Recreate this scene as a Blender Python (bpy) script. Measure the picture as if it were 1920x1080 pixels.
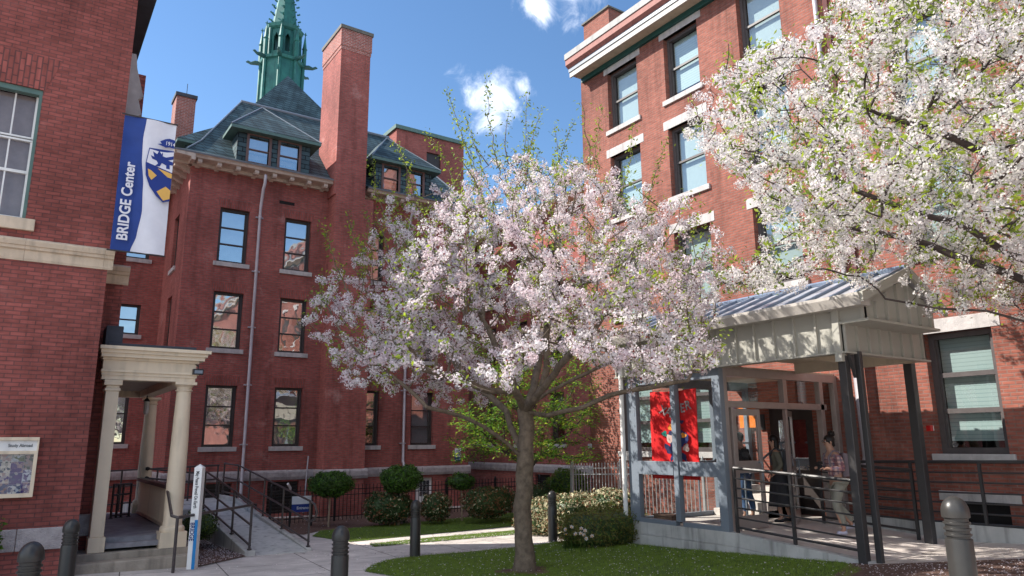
import bpy, bmesh, math, random
import numpy as np
from mathutils import Vector, Matrix
R=math.radians; PI=math.pi
random.seed(7); rng=np.random.default_rng(11)
scene=bpy.context.scene
for _o in list(bpy.data.objects): bpy.data.objects.remove(_o)
# ---------------------------------------------------------------- camera
CF=1345.0; PITCH=R(12.15); ROLL=R(-.45); TH=R(34.3); CZ=2.25
_cp,_sp=math.cos(PITCH),math.sin(PITCH); _c,_s=math.cos(TH),math.sin(TH)
r0=Vector((_c,-_s,0)); h0=Vector((_s,_c,0)); zz=Vector((0,0,1))
fw=h0*_cp+zz*_sp; u0=-h0*_sp+zz*_cp
rr=r0*math.cos(ROLL)+u0*math.sin(ROLL); uu=-r0*math.sin(ROLL)+u0*math.cos(ROLL)
cam=bpy.data.cameras.new('camera'); camo=bpy.data.objects.new('camera',cam); scene.collection.objects.link(camo)
M=Matrix.Identity(4)
for i in range(3):
    M[i][0]=rr[i];M[i][1]=uu[i];M[i][2]=-fw[i]
M[2][3]=CZ
camo.matrix_world=M
cam.sensor_width=36; cam.lens=CF/1920*36; cam.clip_start=.05; cam.clip_end=2000
scene.camera=camo
# ---------------------------------------------------------------- light
SUN=Vector((1,-.85,-1.08)).normalized()      # direction the light travels
elev=math.asin(-SUN.z); to=-SUN
world=bpy.data.worlds.new('World'); scene.world=world; world.use_nodes=True
nt=world.node_tree; nt.nodes.clear()
def N(nt,t,**k):
    n=nt.nodes.new(t)
    for a,b in k.items():
        if a.startswith('i_'): n.inputs[a[2:].replace('_',' ')].default_value=b
        else: setattr(n,a,b)
    return n
sky=N(nt,'ShaderNodeTexSky',sky_type='NISHITA',sun_disc=False,sun_elevation=elev,sun_rotation=math.atan2(to.x,to.y),air_density=1.0,dust_density=.1,ozone_density=2.4,altitude=50)
bg=N(nt,'ShaderNodeBackground'); bg.inputs[1].default_value=.15
wout=N(nt,'ShaderNodeOutputWorld')
# small fair weather clouds: noise inside soft cones about their directions
def pxdir(px,py):
    X,Y=px-960,py-540; cr,sr=math.cos(ROLL),math.sin(ROLL)
    return (fw+r0*((X*cr+Y*sr)/CF)-u0*((-X*sr+Y*cr)/CF)).normalized()
tc=N(nt,'ShaderNodeTexCoord')
noi=N(nt,'ShaderNodeTexNoise'); noi.inputs['Scale'].default_value=22;noi.inputs['Detail'].default_value=8;noi.inputs['Roughness'].default_value=.62;noi.inputs['Distortion'].default_value=.4
nt.links.new(tc.outputs['Generated'],noi.inputs['Vector'])
prev=None
for d,w in ((pxdir(925,190),.060),(pxdir(1010,8),.040),(pxdir(985,165),.03),(pxdir(1100,-60),.09)):
    dp=N(nt,'ShaderNodeVectorMath',operation='DISTANCE'); dp.inputs[1].default_value=d
    nt.links.new(tc.outputs['Generated'],dp.inputs[0])
    mr=N(nt,'ShaderNodeMapRange',interpolation_type='SMOOTHSTEP'); mr.inputs[1].default_value=w*1.35; mr.inputs[2].default_value=0; mr.inputs[3].default_value=0; mr.inputs[4].default_value=1
    nt.links.new(dp.outputs['Value'],mr.inputs[0])
    if prev is None: prev=mr.outputs[0]
    else:
        mx=N(nt,'ShaderNodeMath',operation='MAXIMUM'); nt.links.new(prev,mx.inputs[0]); nt.links.new(mr.outputs[0],mx.inputs[1]); prev=mx.outputs[0]
ad=N(nt,'ShaderNodeMath',operation='MULTIPLY_ADD'); ad.inputs[1].default_value=.44; nt.links.new(prev,ad.inputs[0]); nt.links.new(noi.outputs[0],ad.inputs[2])
pv=None
for d,w in ((Vector((-.80,-.50,.5)).normalized(),.95),(Vector((-.2,-.2,1)).normalized(),.5),(Vector((.5,-.35,.9)).normalized(),.35)):     # unseen clouds added behind and above the viewer as fill light
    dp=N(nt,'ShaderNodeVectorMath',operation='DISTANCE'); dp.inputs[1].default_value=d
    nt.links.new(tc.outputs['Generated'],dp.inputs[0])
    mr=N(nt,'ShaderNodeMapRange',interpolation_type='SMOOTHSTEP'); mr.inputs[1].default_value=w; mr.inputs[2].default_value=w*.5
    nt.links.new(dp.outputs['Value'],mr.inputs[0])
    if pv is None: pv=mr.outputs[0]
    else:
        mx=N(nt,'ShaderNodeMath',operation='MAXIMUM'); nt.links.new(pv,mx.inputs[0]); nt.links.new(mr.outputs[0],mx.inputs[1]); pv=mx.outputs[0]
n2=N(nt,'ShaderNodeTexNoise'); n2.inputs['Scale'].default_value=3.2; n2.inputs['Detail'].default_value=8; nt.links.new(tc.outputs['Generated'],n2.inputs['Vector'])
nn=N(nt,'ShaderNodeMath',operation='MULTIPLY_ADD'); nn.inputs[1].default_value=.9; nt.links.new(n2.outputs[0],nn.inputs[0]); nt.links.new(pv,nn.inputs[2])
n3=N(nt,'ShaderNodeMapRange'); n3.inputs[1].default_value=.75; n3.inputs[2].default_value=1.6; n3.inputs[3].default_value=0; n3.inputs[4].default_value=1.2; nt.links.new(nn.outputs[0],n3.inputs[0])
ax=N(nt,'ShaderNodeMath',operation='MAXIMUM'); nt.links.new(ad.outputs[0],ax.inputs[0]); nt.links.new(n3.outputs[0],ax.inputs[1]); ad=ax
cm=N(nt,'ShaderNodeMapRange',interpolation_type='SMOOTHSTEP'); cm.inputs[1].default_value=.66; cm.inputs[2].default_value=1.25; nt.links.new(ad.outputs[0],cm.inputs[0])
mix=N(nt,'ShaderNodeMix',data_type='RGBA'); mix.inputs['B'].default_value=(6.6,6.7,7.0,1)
hs=N(nt,'ShaderNodeHueSaturation'); hs.inputs['Saturation'].default_value=1.12; hs.inputs['Value'].default_value=.54
nt.links.new(sky.outputs[0],hs.inputs['Color'])
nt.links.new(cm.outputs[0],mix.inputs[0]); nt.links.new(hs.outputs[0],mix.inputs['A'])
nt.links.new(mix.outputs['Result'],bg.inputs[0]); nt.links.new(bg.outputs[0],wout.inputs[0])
sl=bpy.data.lights.new('sun','SUN'); sl.energy=3.5; sl.angle=R(.5); sl.color=(1,.94,.85)
so=bpy.data.objects.new('sun',sl); scene.collection.objects.link(so); so.rotation_euler=SUN.to_track_quat('-Z','Y').to_euler(); so.location=(-20,20,30)
vs=scene.view_settings; scene.display_settings.display_device='sRGB'
vs.view_transform='Standard'; vs.look='None'; vs.gamma=1; vs.exposure=1.36; vs.use_curve_mapping=False
scene.render.engine='CYCLES'
cy=scene.cycles; cy.max_bounces=7; cy.diffuse_bounces=4; cy.glossy_bounces=3; cy.transmission_bounces=4; cy.transparent_max_bounces=14; cy.caustics_reflective=False; cy.caustics_refractive=False; cy.sample_clamp_indirect=6
# ---------------------------------------------------------------- unprojection helpers used to place real things
CAMP=Vector((0,0,CZ))
def ray(px,py):
    X,Y=px-960,py-540; cr,sr=math.cos(ROLL),math.sin(ROLL)
    return fw+r0*((X*cr+Y*sr)/CF)-u0*((-X*sr+Y*cr)/CF)
def onx(px,py,x): d=ray(px,py); return CAMP+d*(x/d.x)
def ony(px,py,y): d=ray(px,py); return CAMP+d*(y/d.y)
def atd(px,py,D): return CAMP+ray(px,py)*D
_gp=[(10.7,11.4,.05),(10.7,8.8,.25),(10.7,6.5,.46),(7.4,10.5,.12),(4.3,11,.15),(7,13.8,.02),(10.8,14.2,.02),(4.1,15.1,.1),(5.3,15.2,.1),(1.2,14.2,.28),(2.4,13.6,.28),(8,22,-.12),(12.5,22,-.08),(16,22,0),(13.5,6.8,.5),(6.4,3,.72),(6.4,3,.72),(6.4,3.2,.7),(0,8,.42),(0,0,.65),(.8,11.6,.3),(14,0,.75),(14,5,.62),(14,5,.62),(13.5,6.8,.5),(10.7,6.5,.46)]
_P=np.array(_gp); _A=np.stack([np.ones(len(_P)),_P[:,0],_P[:,1],_P[:,0]**2,_P[:,0]*_P[:,1],_P[:,1]**2],1)
_K=np.linalg.lstsq(_A,_P[:,2],rcond=None)[0]
def gz(x,y):
    x=min(max(x,-3),18);y=min(max(y,-2),26)
    return float(_K@np.array([1,x,y,x*x,x*y,y*y]))
def og(px,py):
    z=.2
    for i in range(25):
        d=ray(px,py); q=CAMP+d*((z-CZ)/d.z); z=.5*z+.5*gz(q.x,q.y)
    return q
# ---------------------------------------------------------------- tagging and mesh building
def tag(o,label=None,cat=None,group=None,kind=None):
    if label:o['label']=label
    if cat:o['category']=cat
    if group:o['group']=group
    if kind:o['kind']=kind
    return o
def thing(name,label,cat,loc=(0,0,0),group=None,rz=0):
    o=bpy.data.objects.new(name,None); scene.collection.objects.link(o); o.location=loc; o.rotation_euler=(0,0,rz); o.empty_display_size=.2
    return tag(o,label,cat,group)
def root_of(o):
    v=Vector((0,0,0))
    while o is not None: v+=o.location; o=o.parent
    return v
class MB:
    def __init__(s): s.v=[];s.f=[];s.m=[]
    def add(s,vs,fs,m=0):
        b=len(s.v); s.v+= [tuple(x) for x in vs]; s.f+=[tuple(i+b for i in f) for f in fs]; s.m+=[m]*len(fs)
    def quad(s,a,b,c,d,n=None,m=0):
        a,b,c,d=map(Vector,(a,b,c,d))
        if n is not None and (b-a).cross(c-a).dot(Vector(n))<0: a,b,c,d=d,c,b,a
        s.add([a,b,c,d],[(0,1,2,3)],m)
    def box(s,x0,x1,y0,y1,z0,z1,m=0):
        s.obox(Vector((x0,y0,z0)),Vector((x1-x0,0,0)),Vector((0,y1-y0,0)),Vector((0,0,z1-z0)),m)
    def obox(s,o,a,b,c,m=0):
        if a.cross(b).dot(c)<0: o=o+c; c=-c
        V=[o,o+a,o+a+b,o+b,o+c,o+a+c,o+a+b+c,o+b+c]
        s.add(V,[(3,2,1,0),(4,5,6,7),(0,1,5,4),(1,2,6,5),(2,3,7,6),(3,0,4,7)],m)
    def poly_prism(s,pts,n,m=0):      # pts planar loop, extruded along vector n
        pts=[Vector(p) for p in pts]; n=Vector(n); k=len(pts)
        nn=Vector((0,0,0))
        for i in range(k): nn+=pts[i].cross(pts[(i+1)%k])
        if nn.dot(n)>0: pts=pts[::-1]
        s.add(pts+[p+n for p in pts],[tuple(range(k)),tuple(range(2*k-1,k-1,-1))]+[(i,i+k,(i+1)%k+k,(i+1)%k)[::-1] if False else ((i+1)%k,i,i+k,(i+1)%k+k) for i in range(k)],m)
    def tube(s,pts,r,k=8,m=0,cap=True):
        pts=[Vector(p) for p in pts]; rs=r if isinstance(r,(list,tuple)) else [r]*len(pts)
        rings=[];prevx=None
        for i,p in enumerate(pts):
            t=(pts[min(i+1,len(pts)-1)]-pts[max(i-1,0)])
            if t.length<1e-9:t=Vector((0,0,1))
            t.normalize()
            x=prevx-t*prevx.dot(t) if prevx is not None else t.orthogonal()
            if x.length<1e-6:x=t.orthogonal()
            x.normalize(); prevx=x; y=t.cross(x)
            # widen at bends
            rings.append([p+(x*math.cos(a)+y*math.sin(a))*rs[i] for a in [2*PI*j/k for j in range(k)]])
        V=[v for g in rings for v in g]; F=[]
        for i in range(len(pts)-1):
            for j in range(k):
                a=i*k+j;b=i*k+(j+1)%k; F.append((a,b,b+k,a+k))
        if cap: F.append(tuple(range(k))[::-1]); F.append(tuple(range((len(pts)-1)*k,len(pts)*k)))
        s.add(V,F,m)
    def lathe(s,prof,c=(0,0,0),k=24,m=0,ph=0):   # prof [(r,z)]
        c=Vector(c); V=[];F=[]
        for r,z in prof:
            for j in range(k):
                a=2*PI*j/k+ph; V.append(c+Vector((r*math.cos(a),r*math.sin(a),z)))
        for i in range(len(prof)-1):
            for j in range(k):
                a=i*k+j;b=i*k+(j+1)%k;F.append((a,b,b+k,a+k))
        F.append(tuple(range(k))[::-1]);F.append(tuple(range((len(prof)-1)*k,len(prof)*k)))
        s.add(V,F,m)
    def build(s,name,mat,parent=None,smooth=False,bevel=0,origin=None):
        me=bpy.data.meshes.new(name)
        off=root_of(parent) if parent is not None else Vector(origin or (0,0,0))
        me.from_pydata([(v[0]-off.x,v[1]-off.y,v[2]-off.z) for v in s.v],[],s.f)
        mats=mat if isinstance(mat,(list,tuple)) else [mat]
        for q in mats: me.materials.append(q)
        if len(mats)>1: me.polygons.foreach_set('material_index',s.m)
        me.update()
        o=bpy.data.objects.new(name,me); scene.collection.objects.link(o)
        if parent is not None:o.parent=parent
        elif origin: o.location=origin
        if smooth:
            me.polygons.foreach_set('use_smooth',[True]*len(me.polygons))
            try: me.set_sharp_from_angle(angle=R(40))
            except Exception: pass
        if bevel:
            b=o.modifiers.new('bevel','BEVEL'); b.width=bevel; b.segments=2; b.limit_method='ANGLE'; b.angle_limit=R(40)
        return o
# a wall plane: origin, horizontal direction, outward normal ; P(u,z,d) with d measured inwards
class Plane:
    def __init__(s,o,u,n): s.o=Vector(o);s.u=Vector(u);s.n=Vector(n)
    def P(s,u,z,d=0): return s.o+s.u*u+Vector((0,0,z))-s.n*d
    def box(s,mb,u0,u1,z0,z1,d0,d1,m=0):
        mb.obox(s.P(u0,z0,d0),s.u*(u1-u0),-s.n*(d1-d0),Vector((0,0,z1-z0)),m)
    def wall(s,mb,U,Z,holes,depth=.2,m=0,inner=None):
        us=sorted({U[0],U[1]}|{h[i] for h in holes for i in (0,1) if U[0]<h[i]<U[1]})
        zs=sorted({Z[0],Z[1]}|{h[i] for h in holes for i in (2,3) if Z[0]<h[i]<Z[1]})
        for i in range(len(us)-1):
            for j in range(len(zs)-1):
                uc=(us[i]+us[i+1])/2;zc=(zs[j]+zs[j+1])/2
                if any(h[0]<uc<h[1] and h[2]<zc<h[3] for h in holes): continue
                mb.quad(s.P(us[i],zs[j]),s.P(us[i+1],zs[j]),s.P(us[i+1],zs[j+1]),s.P(us[i],zs[j+1]),s.n,m)
        for a,b,c,d in holes:
            q=depth; Z3=Vector((0,0,1))
            mb.quad(s.P(a,c),s.P(a,c,q),s.P(a,d,q),s.P(a,d),s.u,m); mb.quad(s.P(b,c),s.P(b,c,q),s.P(b,d,q),s.P(b,d),-s.u,m)
            mb.quad(s.P(a,c),s.P(b,c),s.P(b,c,q),s.P(a,c,q),Z3,m); mb.quad(s.P(a,d),s.P(b,d),s.P(b,d,q),s.P(a,d,q),-Z3,m)
# ---------------------------------------------------------------- materials
MATS={}
def newmat(name):
    m=bpy.data.materials.new(name); m.use_nodes=True; t=m.node_tree; b=t.nodes['Principled BSDF']; MATS[name]=m
    return m,t,b
def col(c): return (c[0],c[1],c[2],1)
def plain(name,c,rough=.6,metal=0,var=.12,scale=6,bump=.0,spec=.4,c2=None,stain=0):
    m,t,b=newmat(name)
    tx=N(t,'ShaderNodeTexCoord'); n1=N(t,'ShaderNodeTexNoise'); n1.inputs['Scale'].default_value=scale; n1.inputs['Detail'].default_value=6; n1.inputs['Roughness'].default_value=.6
    t.links.new(tx.outputs['Object'],n1.inputs['Vector'])
    rp=N(t,'ShaderNodeValToRGB'); rp.color_ramp.elements[0].position=.3; rp.color_ramp.elements[1].position=.72
    lo=c2 or tuple(x*(1-var) for x in c); hi=tuple(min(1,x*(1+var)) for x in c) if not c2 else c
    rp.color_ramp.elements[0].color=col(lo); rp.color_ramp.elements[1].color=col(hi)
    t.links.new(n1.outputs[0],rp.inputs[0]); out=rp.outputs[0]
    if stain:
        mp=N(t,'ShaderNodeMapping'); mp.inputs['Scale'].default_value=(5,5,.6); t.links.new(tx.outputs['Object'],mp.inputs[0])
        n2=N(t,'ShaderNodeTexNoise'); n2.inputs['Scale'].default_value=1.3; n2.inputs['Detail'].default_value=5; t.links.new(mp.outputs[0],n2.inputs['Vector'])
        mr=N(t,'ShaderNodeMapRange'); mr.inputs[1].default_value=.52; mr.inputs[2].default_value=.75; mr.inputs[4].default_value=stain; t.links.new(n2.outputs[0],mr.inputs[0])
        mx=N(t,'ShaderNodeMix',data_type='RGBA'); mx.inputs['B'].default_value=col(tuple(x*.35 for x in c)); t.links.new(mr.outputs[0],mx.inputs[0]); t.links.new(out,mx.inputs['A']); out=mx.outputs['Result']
    t.links.new(out,b.inputs['Base Color'])
    b.inputs['Roughness'].default_value=rough; b.inputs['Metallic'].default_value=metal; b.inputs['Specular IOR Level'].default_value=spec
    if bump:
        n3=N(t,'ShaderNodeTexNoise'); n3.inputs['Scale'].default_value=scale*7; n3.inputs['Detail'].default_value=4; t.links.new(tx.outputs['Object'],n3.inputs['Vector'])
        bp=N(t,'ShaderNodeBump'); bp.inputs['Strength'].default_value=bump; bp.inputs['Distance'].default_value=.02; t.links.new(n3.outputs[0],bp.inputs['Height']); t.links.new(bp.outputs[0],b.inputs['Normal'])
    return m
def brick(name,c1,c2,mortar,wash=None,washamt=0,soldier=False,bw=.213,rh=.0677,ms=.024):
    m,t,b=newmat(name)
    g=N(t,'ShaderNodeNewGeometry'); sp=N(t,'ShaderNodeSeparateXYZ'); t.links.new(g.outputs['Position'],sp.inputs[0])
    a=N(t,'ShaderNodeMath',operation='ADD'); t.links.new(sp.outputs[0],a.inputs[0]); t.links.new(sp.outputs[1],a.inputs[1])
    cb=N(t,'ShaderNodeCombineXYZ')
    if soldier: t.links.new(sp.outputs[2],cb.inputs[0]); t.links.new(a.outputs[0],cb.inputs[1])
    else: t.links.new(a.outputs[0],cb.inputs[0]); t.links.new(sp.outputs[2],cb.inputs[1])
    br=N(t,'ShaderNodeTexBrick'); br.inputs['Scale'].default_value=1; br.inputs['Brick Width'].default_value=bw; br.inputs['Row Height'].default_value=rh; br.inputs['Mortar Size'].default_value=ms*.5; br.inputs['Mortar Smooth'].default_value=.3; br.inputs['Bias'].default_value=-.1
    br.inputs['Color1'].default_value=col(c1); br.inputs['Color2'].default_value=col(c2); br.inputs['Mortar'].default_value=col(mortar)
    t.links.new(cb.outputs[0],br.inputs['Vector'])
    # patches of older, darker and re-pointed brick
    n=N(t,'ShaderNodeTexNoise'); n.inputs['Scale'].default_value=.55; n.inputs['Detail'].default_value=7; n.inputs['Roughness'].default_value=.65; t.links.new(g.outputs['Position'],n.inputs['Vector'])
    mr=N(t,'ShaderNodeMapRange'); mr.inputs[1].default_value=.3; mr.inputs[2].default_value=.7; mr.inputs[3].default_value=.72; mr.inputs[4].default_value=1.28; t.links.new(n.outputs[0],mr.inputs[0])
    mu=N(t,'ShaderNodeVectorMath',operation='SCALE'); t.links.new(br.outputs['Color'],mu.inputs[0]); t.links.new(mr.outputs[0],mu.inputs['Scale'])
    out=mu.outputs[0]
    # single odd bricks
    mp=N(t,'ShaderNodeMapping'); mp.inputs['Scale'].default_value=(4.7,14.8,1); t.links.new(cb.outputs[0],mp.inputs[0])
    wn=N(t,'ShaderNodeTexNoise'); wn.inputs['Scale'].default_value=1.1; wn.inputs['Detail'].default_value=1; t.links.new(mp.outputs[0],wn.inputs['Vector'])
    m3=N(t,'ShaderNodeMapRange'); m3.inputs[1].default_value=.3; m3.inputs[2].default_value=.7; m3.inputs[3].default_value=.86; m3.inputs[4].default_value=1.14; t.links.new(wn.outputs[0],m3.inputs[0])
    mu2=N(t,'ShaderNodeVectorMath',operation='SCALE'); t.links.new(out,mu2.inputs[0]); t.links.new(m3.outputs[0],mu2.inputs['Scale']); out=mu2.outputs[0]
    ms_=N(t,'ShaderNodeMapping'); ms_.inputs['Scale'].default_value=(1.3,1.3,.16); t.links.new(g.outputs['Position'],ms_.inputs[0])
    ns=N(t,'ShaderNodeTexNoise'); ns.inputs['Scale'].default_value=1.5; ns.inputs['Detail'].default_value=6; ns.inputs['Roughness'].default_value=.7; t.links.new(ms_.outputs[0],ns.inputs['Vector'])
    m4=N(t,'ShaderNodeMapRange'); m4.inputs[1].default_value=.50; m4.inputs[2].default_value=.75; m4.inputs[3].default_value=1; m4.inputs[4].default_value=.50; t.links.new(ns.outputs[0],m4.inputs[0])
    mu3=N(t,'ShaderNodeVectorMath',operation='SCALE'); t.links.new(out,mu3.inputs[0]); t.links.new(m4.outputs[0],mu3.inputs['Scale']); out=mu3.outputs[0]
    if wash:
        n2=N(t,'ShaderNodeTexNoise'); n2.inputs['Scale'].default_value=1.1; n2.inputs['Detail'].default_value=9; n2.inputs['Roughness'].default_value=.72; t.links.new(g.outputs['Position'],n2.inputs['Vector'])
        m2=N(t,'ShaderNodeMapRange'); m2.inputs[1].default_value=.6; m2.inputs[2].default_value=.78; m2.inputs[4].default_value=washamt; t.links.new(n2.outputs[0],m2.inputs[0])
        mx=N(t,'ShaderNodeMix',data_type='RGBA'); mx.inputs['B'].default_value=col(wash); t.links.new(m2.outputs[0],mx.inputs[0]); t.links.new(out,mx.inputs['A']); out=mx.outputs['Result']
    t.links.new(out,b.inputs['Base Color']); b.inputs['Roughness'].default_value=.85; b.inputs['Specular IOR Level'].default_value=.2
    bp=N(t,'ShaderNodeBump'); bp.inputs['Strength'].default_value=.6; bp.inputs['Distance'].default_value=.008; bp.invert=True
    t.links.new(br.outputs['Fac'],bp.inputs['Height']); t.links.new(bp.outputs[0],b.inputs['Normal'])
    return m
brick_hall=brick('brick_hall',(.37,.102,.086),(.29,.080,.068),(.22,.115,.10),(.55,.36,.33),.6)
brick_hall_s=brick('brick_hall_arch',(.34,.088,.072),(.25,.065,.053),(.19,.10,.09),soldier=True)
brick_left=brick('brick_left',(.31,.092,.077),(.215,.065,.054),(.15,.062,.058),(.36,.18,.16),.4,bw=.215,rh=.0677,ms=.018)
brick_left_s=brick('brick_left_arch',(.33,.098,.082),(.22,.066,.055),(.13,.055,.052),soldier=True,bw=.225,rh=.08)
brick_right=brick('brick_right',(.29,.098,.070),(.215,.072,.053),(.21,.12,.10),(.5,.3,.22),.3)
brick_chim=brick('brick_chimney',(.36,.105,.08),(.24,.07,.055),(.34,.22,.20),ms=.034)
stone=plain('stone',(.46,.43,.42),.85,var=.16,scale=5,bump=.3,stain=.5)
step_stone=plain('step_stone',(.34,.29,.235),.9,var=.2,scale=4,bump=.4,stain=.6)
soffit_edge=plain('soffit_edge',(.42,.39,.36),.6,var=.06,stain=.3)
coping_m=plain('coping_metal',(.27,.27,.265),.6,var=.15,scale=3,stain=.6)
stone_dark=plain('stone_dark',(.13,.125,.11),.85,var=.2)
stone_tan=plain('stone_tan',(.64,.52,.39),.85,var=.12,scale=4,bump=.3,stain=.6)
stone_rock=plain('stone_rock',(.40,.36,.36),.9,var=.25,scale=7,bump=1.0,stain=.4)
canopy_m=plain('canopy_panel',(.36,.35,.31),.45,var=.04,scale=2,stain=.12)
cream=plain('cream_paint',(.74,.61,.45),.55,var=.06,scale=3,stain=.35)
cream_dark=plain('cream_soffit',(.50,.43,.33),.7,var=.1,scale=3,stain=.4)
white=plain('white_paint',(.78,.77,.75),.45,var=.05,scale=3,stain=.2)
concrete=plain('concrete',(.60,.54,.50),.9,var=.16,scale=2.2,bump=.4,stain=0)
concrete_wall=plain('concrete_wall',(.46,.45,.43),.9,var=.16,scale=2.0,bump=.4,stain=.75)
winframe=plain('window_brown',(.045,.034,.032),.5,var=.15)
winframe_r=plain('window_grey_brown',(.085,.072,.072),.5,var=.15)
green_trim=plain('green_trim',(.10,.17,.15),.5)
rust_trim=plain('red_cornice',(.30,.125,.105),.7,var=.15,stain=.4)
metal_grey=plain('painted_metal_grey',(.18,.21,.25),.4,metal=.0,var=.05,scale=2,stain=.12)
metal_pink=plain('anodised_frame',(.36,.31,.29),.35,metal=.35,var=.08)
metal_dark=plain('dark_metal',(.05,.047,.048),.42,metal=.2,var=.06)
black_iron=plain('black_iron',(.012,.012,.014),.45,var=.2)
rail_paint=plain('rail_brown',(.06,.048,.047),.4,var=.25,scale=14)
downpipe=plain('downpipe',(.45,.42,.45),.45,metal=.3,var=.1,stain=.4)
bollard_m=plain('bollard_bronze',(.036,.034,.032),.34,metal=.1,var=.12,scale=5)
asphalt_roof=plain('dark_roofing',(.05,.055,.07),.8,var=.2)
porch_floor=plain('porch_floor',(.33,.32,.34),.6,var=.35,scale=5,c2=(.16,.15,.17))
copper=plain('green_copper',(.034,.185,.155),.55,var=.45,scale=1.6,metal=.1,stain=.8,c2=(.012,.085,.085))
copper_dark=plain('dark_copper',(.015,.075,.07),.5)
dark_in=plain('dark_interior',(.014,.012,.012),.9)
curtain=plain('curtain',(.62,.61,.60),.9,var=.12,scale=2)
def blindmat(name,c,dark,pitch=.05):
    m,t,b=newmat(name); g=N(t,'ShaderNodeNewGeometry'); sp=N(t,'ShaderNodeSeparateXYZ'); t.links.new(g.outputs['Position'],sp.inputs[0])
    w=N(t,'ShaderNodeMath',operation='MULTIPLY'); w.inputs[1].default_value=1/pitch; t.links.new(sp.outputs[2],w.inputs[0])
    fr=N(t,'ShaderNodeMath',operation='FRACT'); t.links.new(w.outputs[0],fr.inputs[0])
    rp=N(t,'ShaderNodeValToRGB'); e=rp.color_ramp.elements; e[0].position=.0; e[0].color=col(dark); e[1].position=.22; e[1].color=col(c); t.links.new(fr.outputs[0],rp.inputs[0])
    t.links.new(rp.outputs[0],b.inputs['Base Color']); b.inputs['Roughness'].default_value=.6
    return m
blind=blindmat('venetian_blind',(.46,.50,.49),(.24,.28,.28),.075)
shade=plain('roller_shade',(.48,.50,.50),.8,var=.05)
def glass(name,fac,tint,rough=.02,wav=.02,gcol=(1,1,1)):
    m=bpy.data.materials.new(name); m.use_nodes=True; t=m.node_tree; t.nodes.clear(); MATS[name]=m
    o=N(t,'ShaderNodeOutputMaterial'); g=N(t,'ShaderNodeBsdfGlossy'); g.inputs['Roughness'].default_value=rough; g.inputs['Color'].default_value=col(gcol)
    tr=N(t,'ShaderNodeBsdfTransparent'); tr.inputs[0].default_value=col(tint)
    lw=N(t,'ShaderNodeLayerWeight'); lw.inputs['Blend'].default_value=.5
    pw=N(t,'ShaderNodeMath',operation='POWER'); pw.inputs[1].default_value=4; t.links.new(lw.outputs['Facing'],pw.inputs[0])
    mr=N(t,'ShaderNodeMapRange'); mr.inputs[3].default_value=fac; mr.inputs[4].default_value=1; t.links.new(pw.outputs[0],mr.inputs[0])
    mx=N(t,'ShaderNodeMixShader'); t.links.new(mr.outputs[0],mx.inputs[0]); t.links.new(tr.outputs[0],mx.inputs[1]); t.links.new(g.outputs[0],mx.inputs[2]); t.links.new(mx.outputs[0],o.inputs[0])
    tx=N(t,'ShaderNodeTexCoord'); n=N(t,'ShaderNodeTexNoise'); n.inputs['Scale'].default_value=1.2; t.links.new(tx.outputs['Object'],n.inputs['Vector'])
    bp=N(t,'ShaderNodeBump'); bp.inputs['Strength'].default_value=wav; bp.inputs['Distance'].default_value=.3; t.links.new(n.outputs[0],bp.inputs['Height']); t.links.new(bp.outputs[0],g.inputs['Normal'])
    return m
glass_hall=glass('glass_hall',.5,(.8,.85,.88),wav=.03)
glass_right=glass('glass_right',.16,(.82,.92,.92),wav=.02)
glass_left=glass('glass_left',.06,(.85,.85,.85),wav=.02)
glass_door=glass('glass_entrance',.05,(.93,.95,.95),wav=.01)
def slate():
    m,t,b=newmat('slate'); g=N(t,'ShaderNodeNewGeometry'); sp=N(t,'ShaderNodeSeparateXYZ'); t.links.new(g.outputs['Position'],sp.inputs[0])
    a=N(t,'ShaderNodeMath',operation='ADD'); t.links.new(sp.outputs[0],a.inputs[0]); t.links.new(sp.outputs[1],a.inputs[1])
    cb=N(t,'ShaderNodeCombineXYZ'); t.links.new(a.outputs[0],cb.inputs[0]); t.links.new(sp.outputs[2],cb.inputs[1])
    br=N(t,'ShaderNodeTexBrick'); 
    for k,v in {'Scale':1,'Brick Width':.34,'Row Height':.17,'Mortar Size':.014,'Bias':-.2}.items(): br.inputs[k].default_value=v
    br.inputs['Color1'].default_value=col((.058,.098,.112)); br.inputs['Color2'].default_value=col((.030,.052,.062)); br.inputs['Mortar'].default_value=col((.006,.010,.013)); t.links.new(cb.outputs[0],br.inputs['Vector'])
    n=N(t,'ShaderNodeTexNoise'); n.inputs['Scale'].default_value=1.4; n.inputs['Detail'].default_value=6; t.links.new(g.outputs['Position'],n.inputs['Vector'])
    mr=N(t,'ShaderNodeMapRange'); mr.inputs[1].default_value=.3; mr.inputs[2].default_value=.7; mr.inputs[3].default_value=.65; mr.inputs[4].default_value=1.5; t.links.new(n.outputs[0],mr.inputs[0])
    mu=N(t,'ShaderNodeVectorMath',operation='SCALE'); t.links.new(br.outputs['Color'],mu.inputs[0]); t.links.new(mr.outputs[0],mu.inputs['Scale']); t.links.new(mu.outputs[0],b.inputs['Base Color'])
    b.inputs['Roughness'].default_value=.7; b.inputs['Specular IOR Level'].default_value=.25
    bp=N(t,'ShaderNodeBump'); bp.invert=True; bp.inputs['Strength'].default_value=.8; bp.inputs['Distance'].default_value=.015; t.links.new(br.outputs['Fac'],bp.inputs['Height']); t.links.new(bp.outputs[0],b.inputs['Normal'])
    return m
slate_m=slate()
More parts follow.
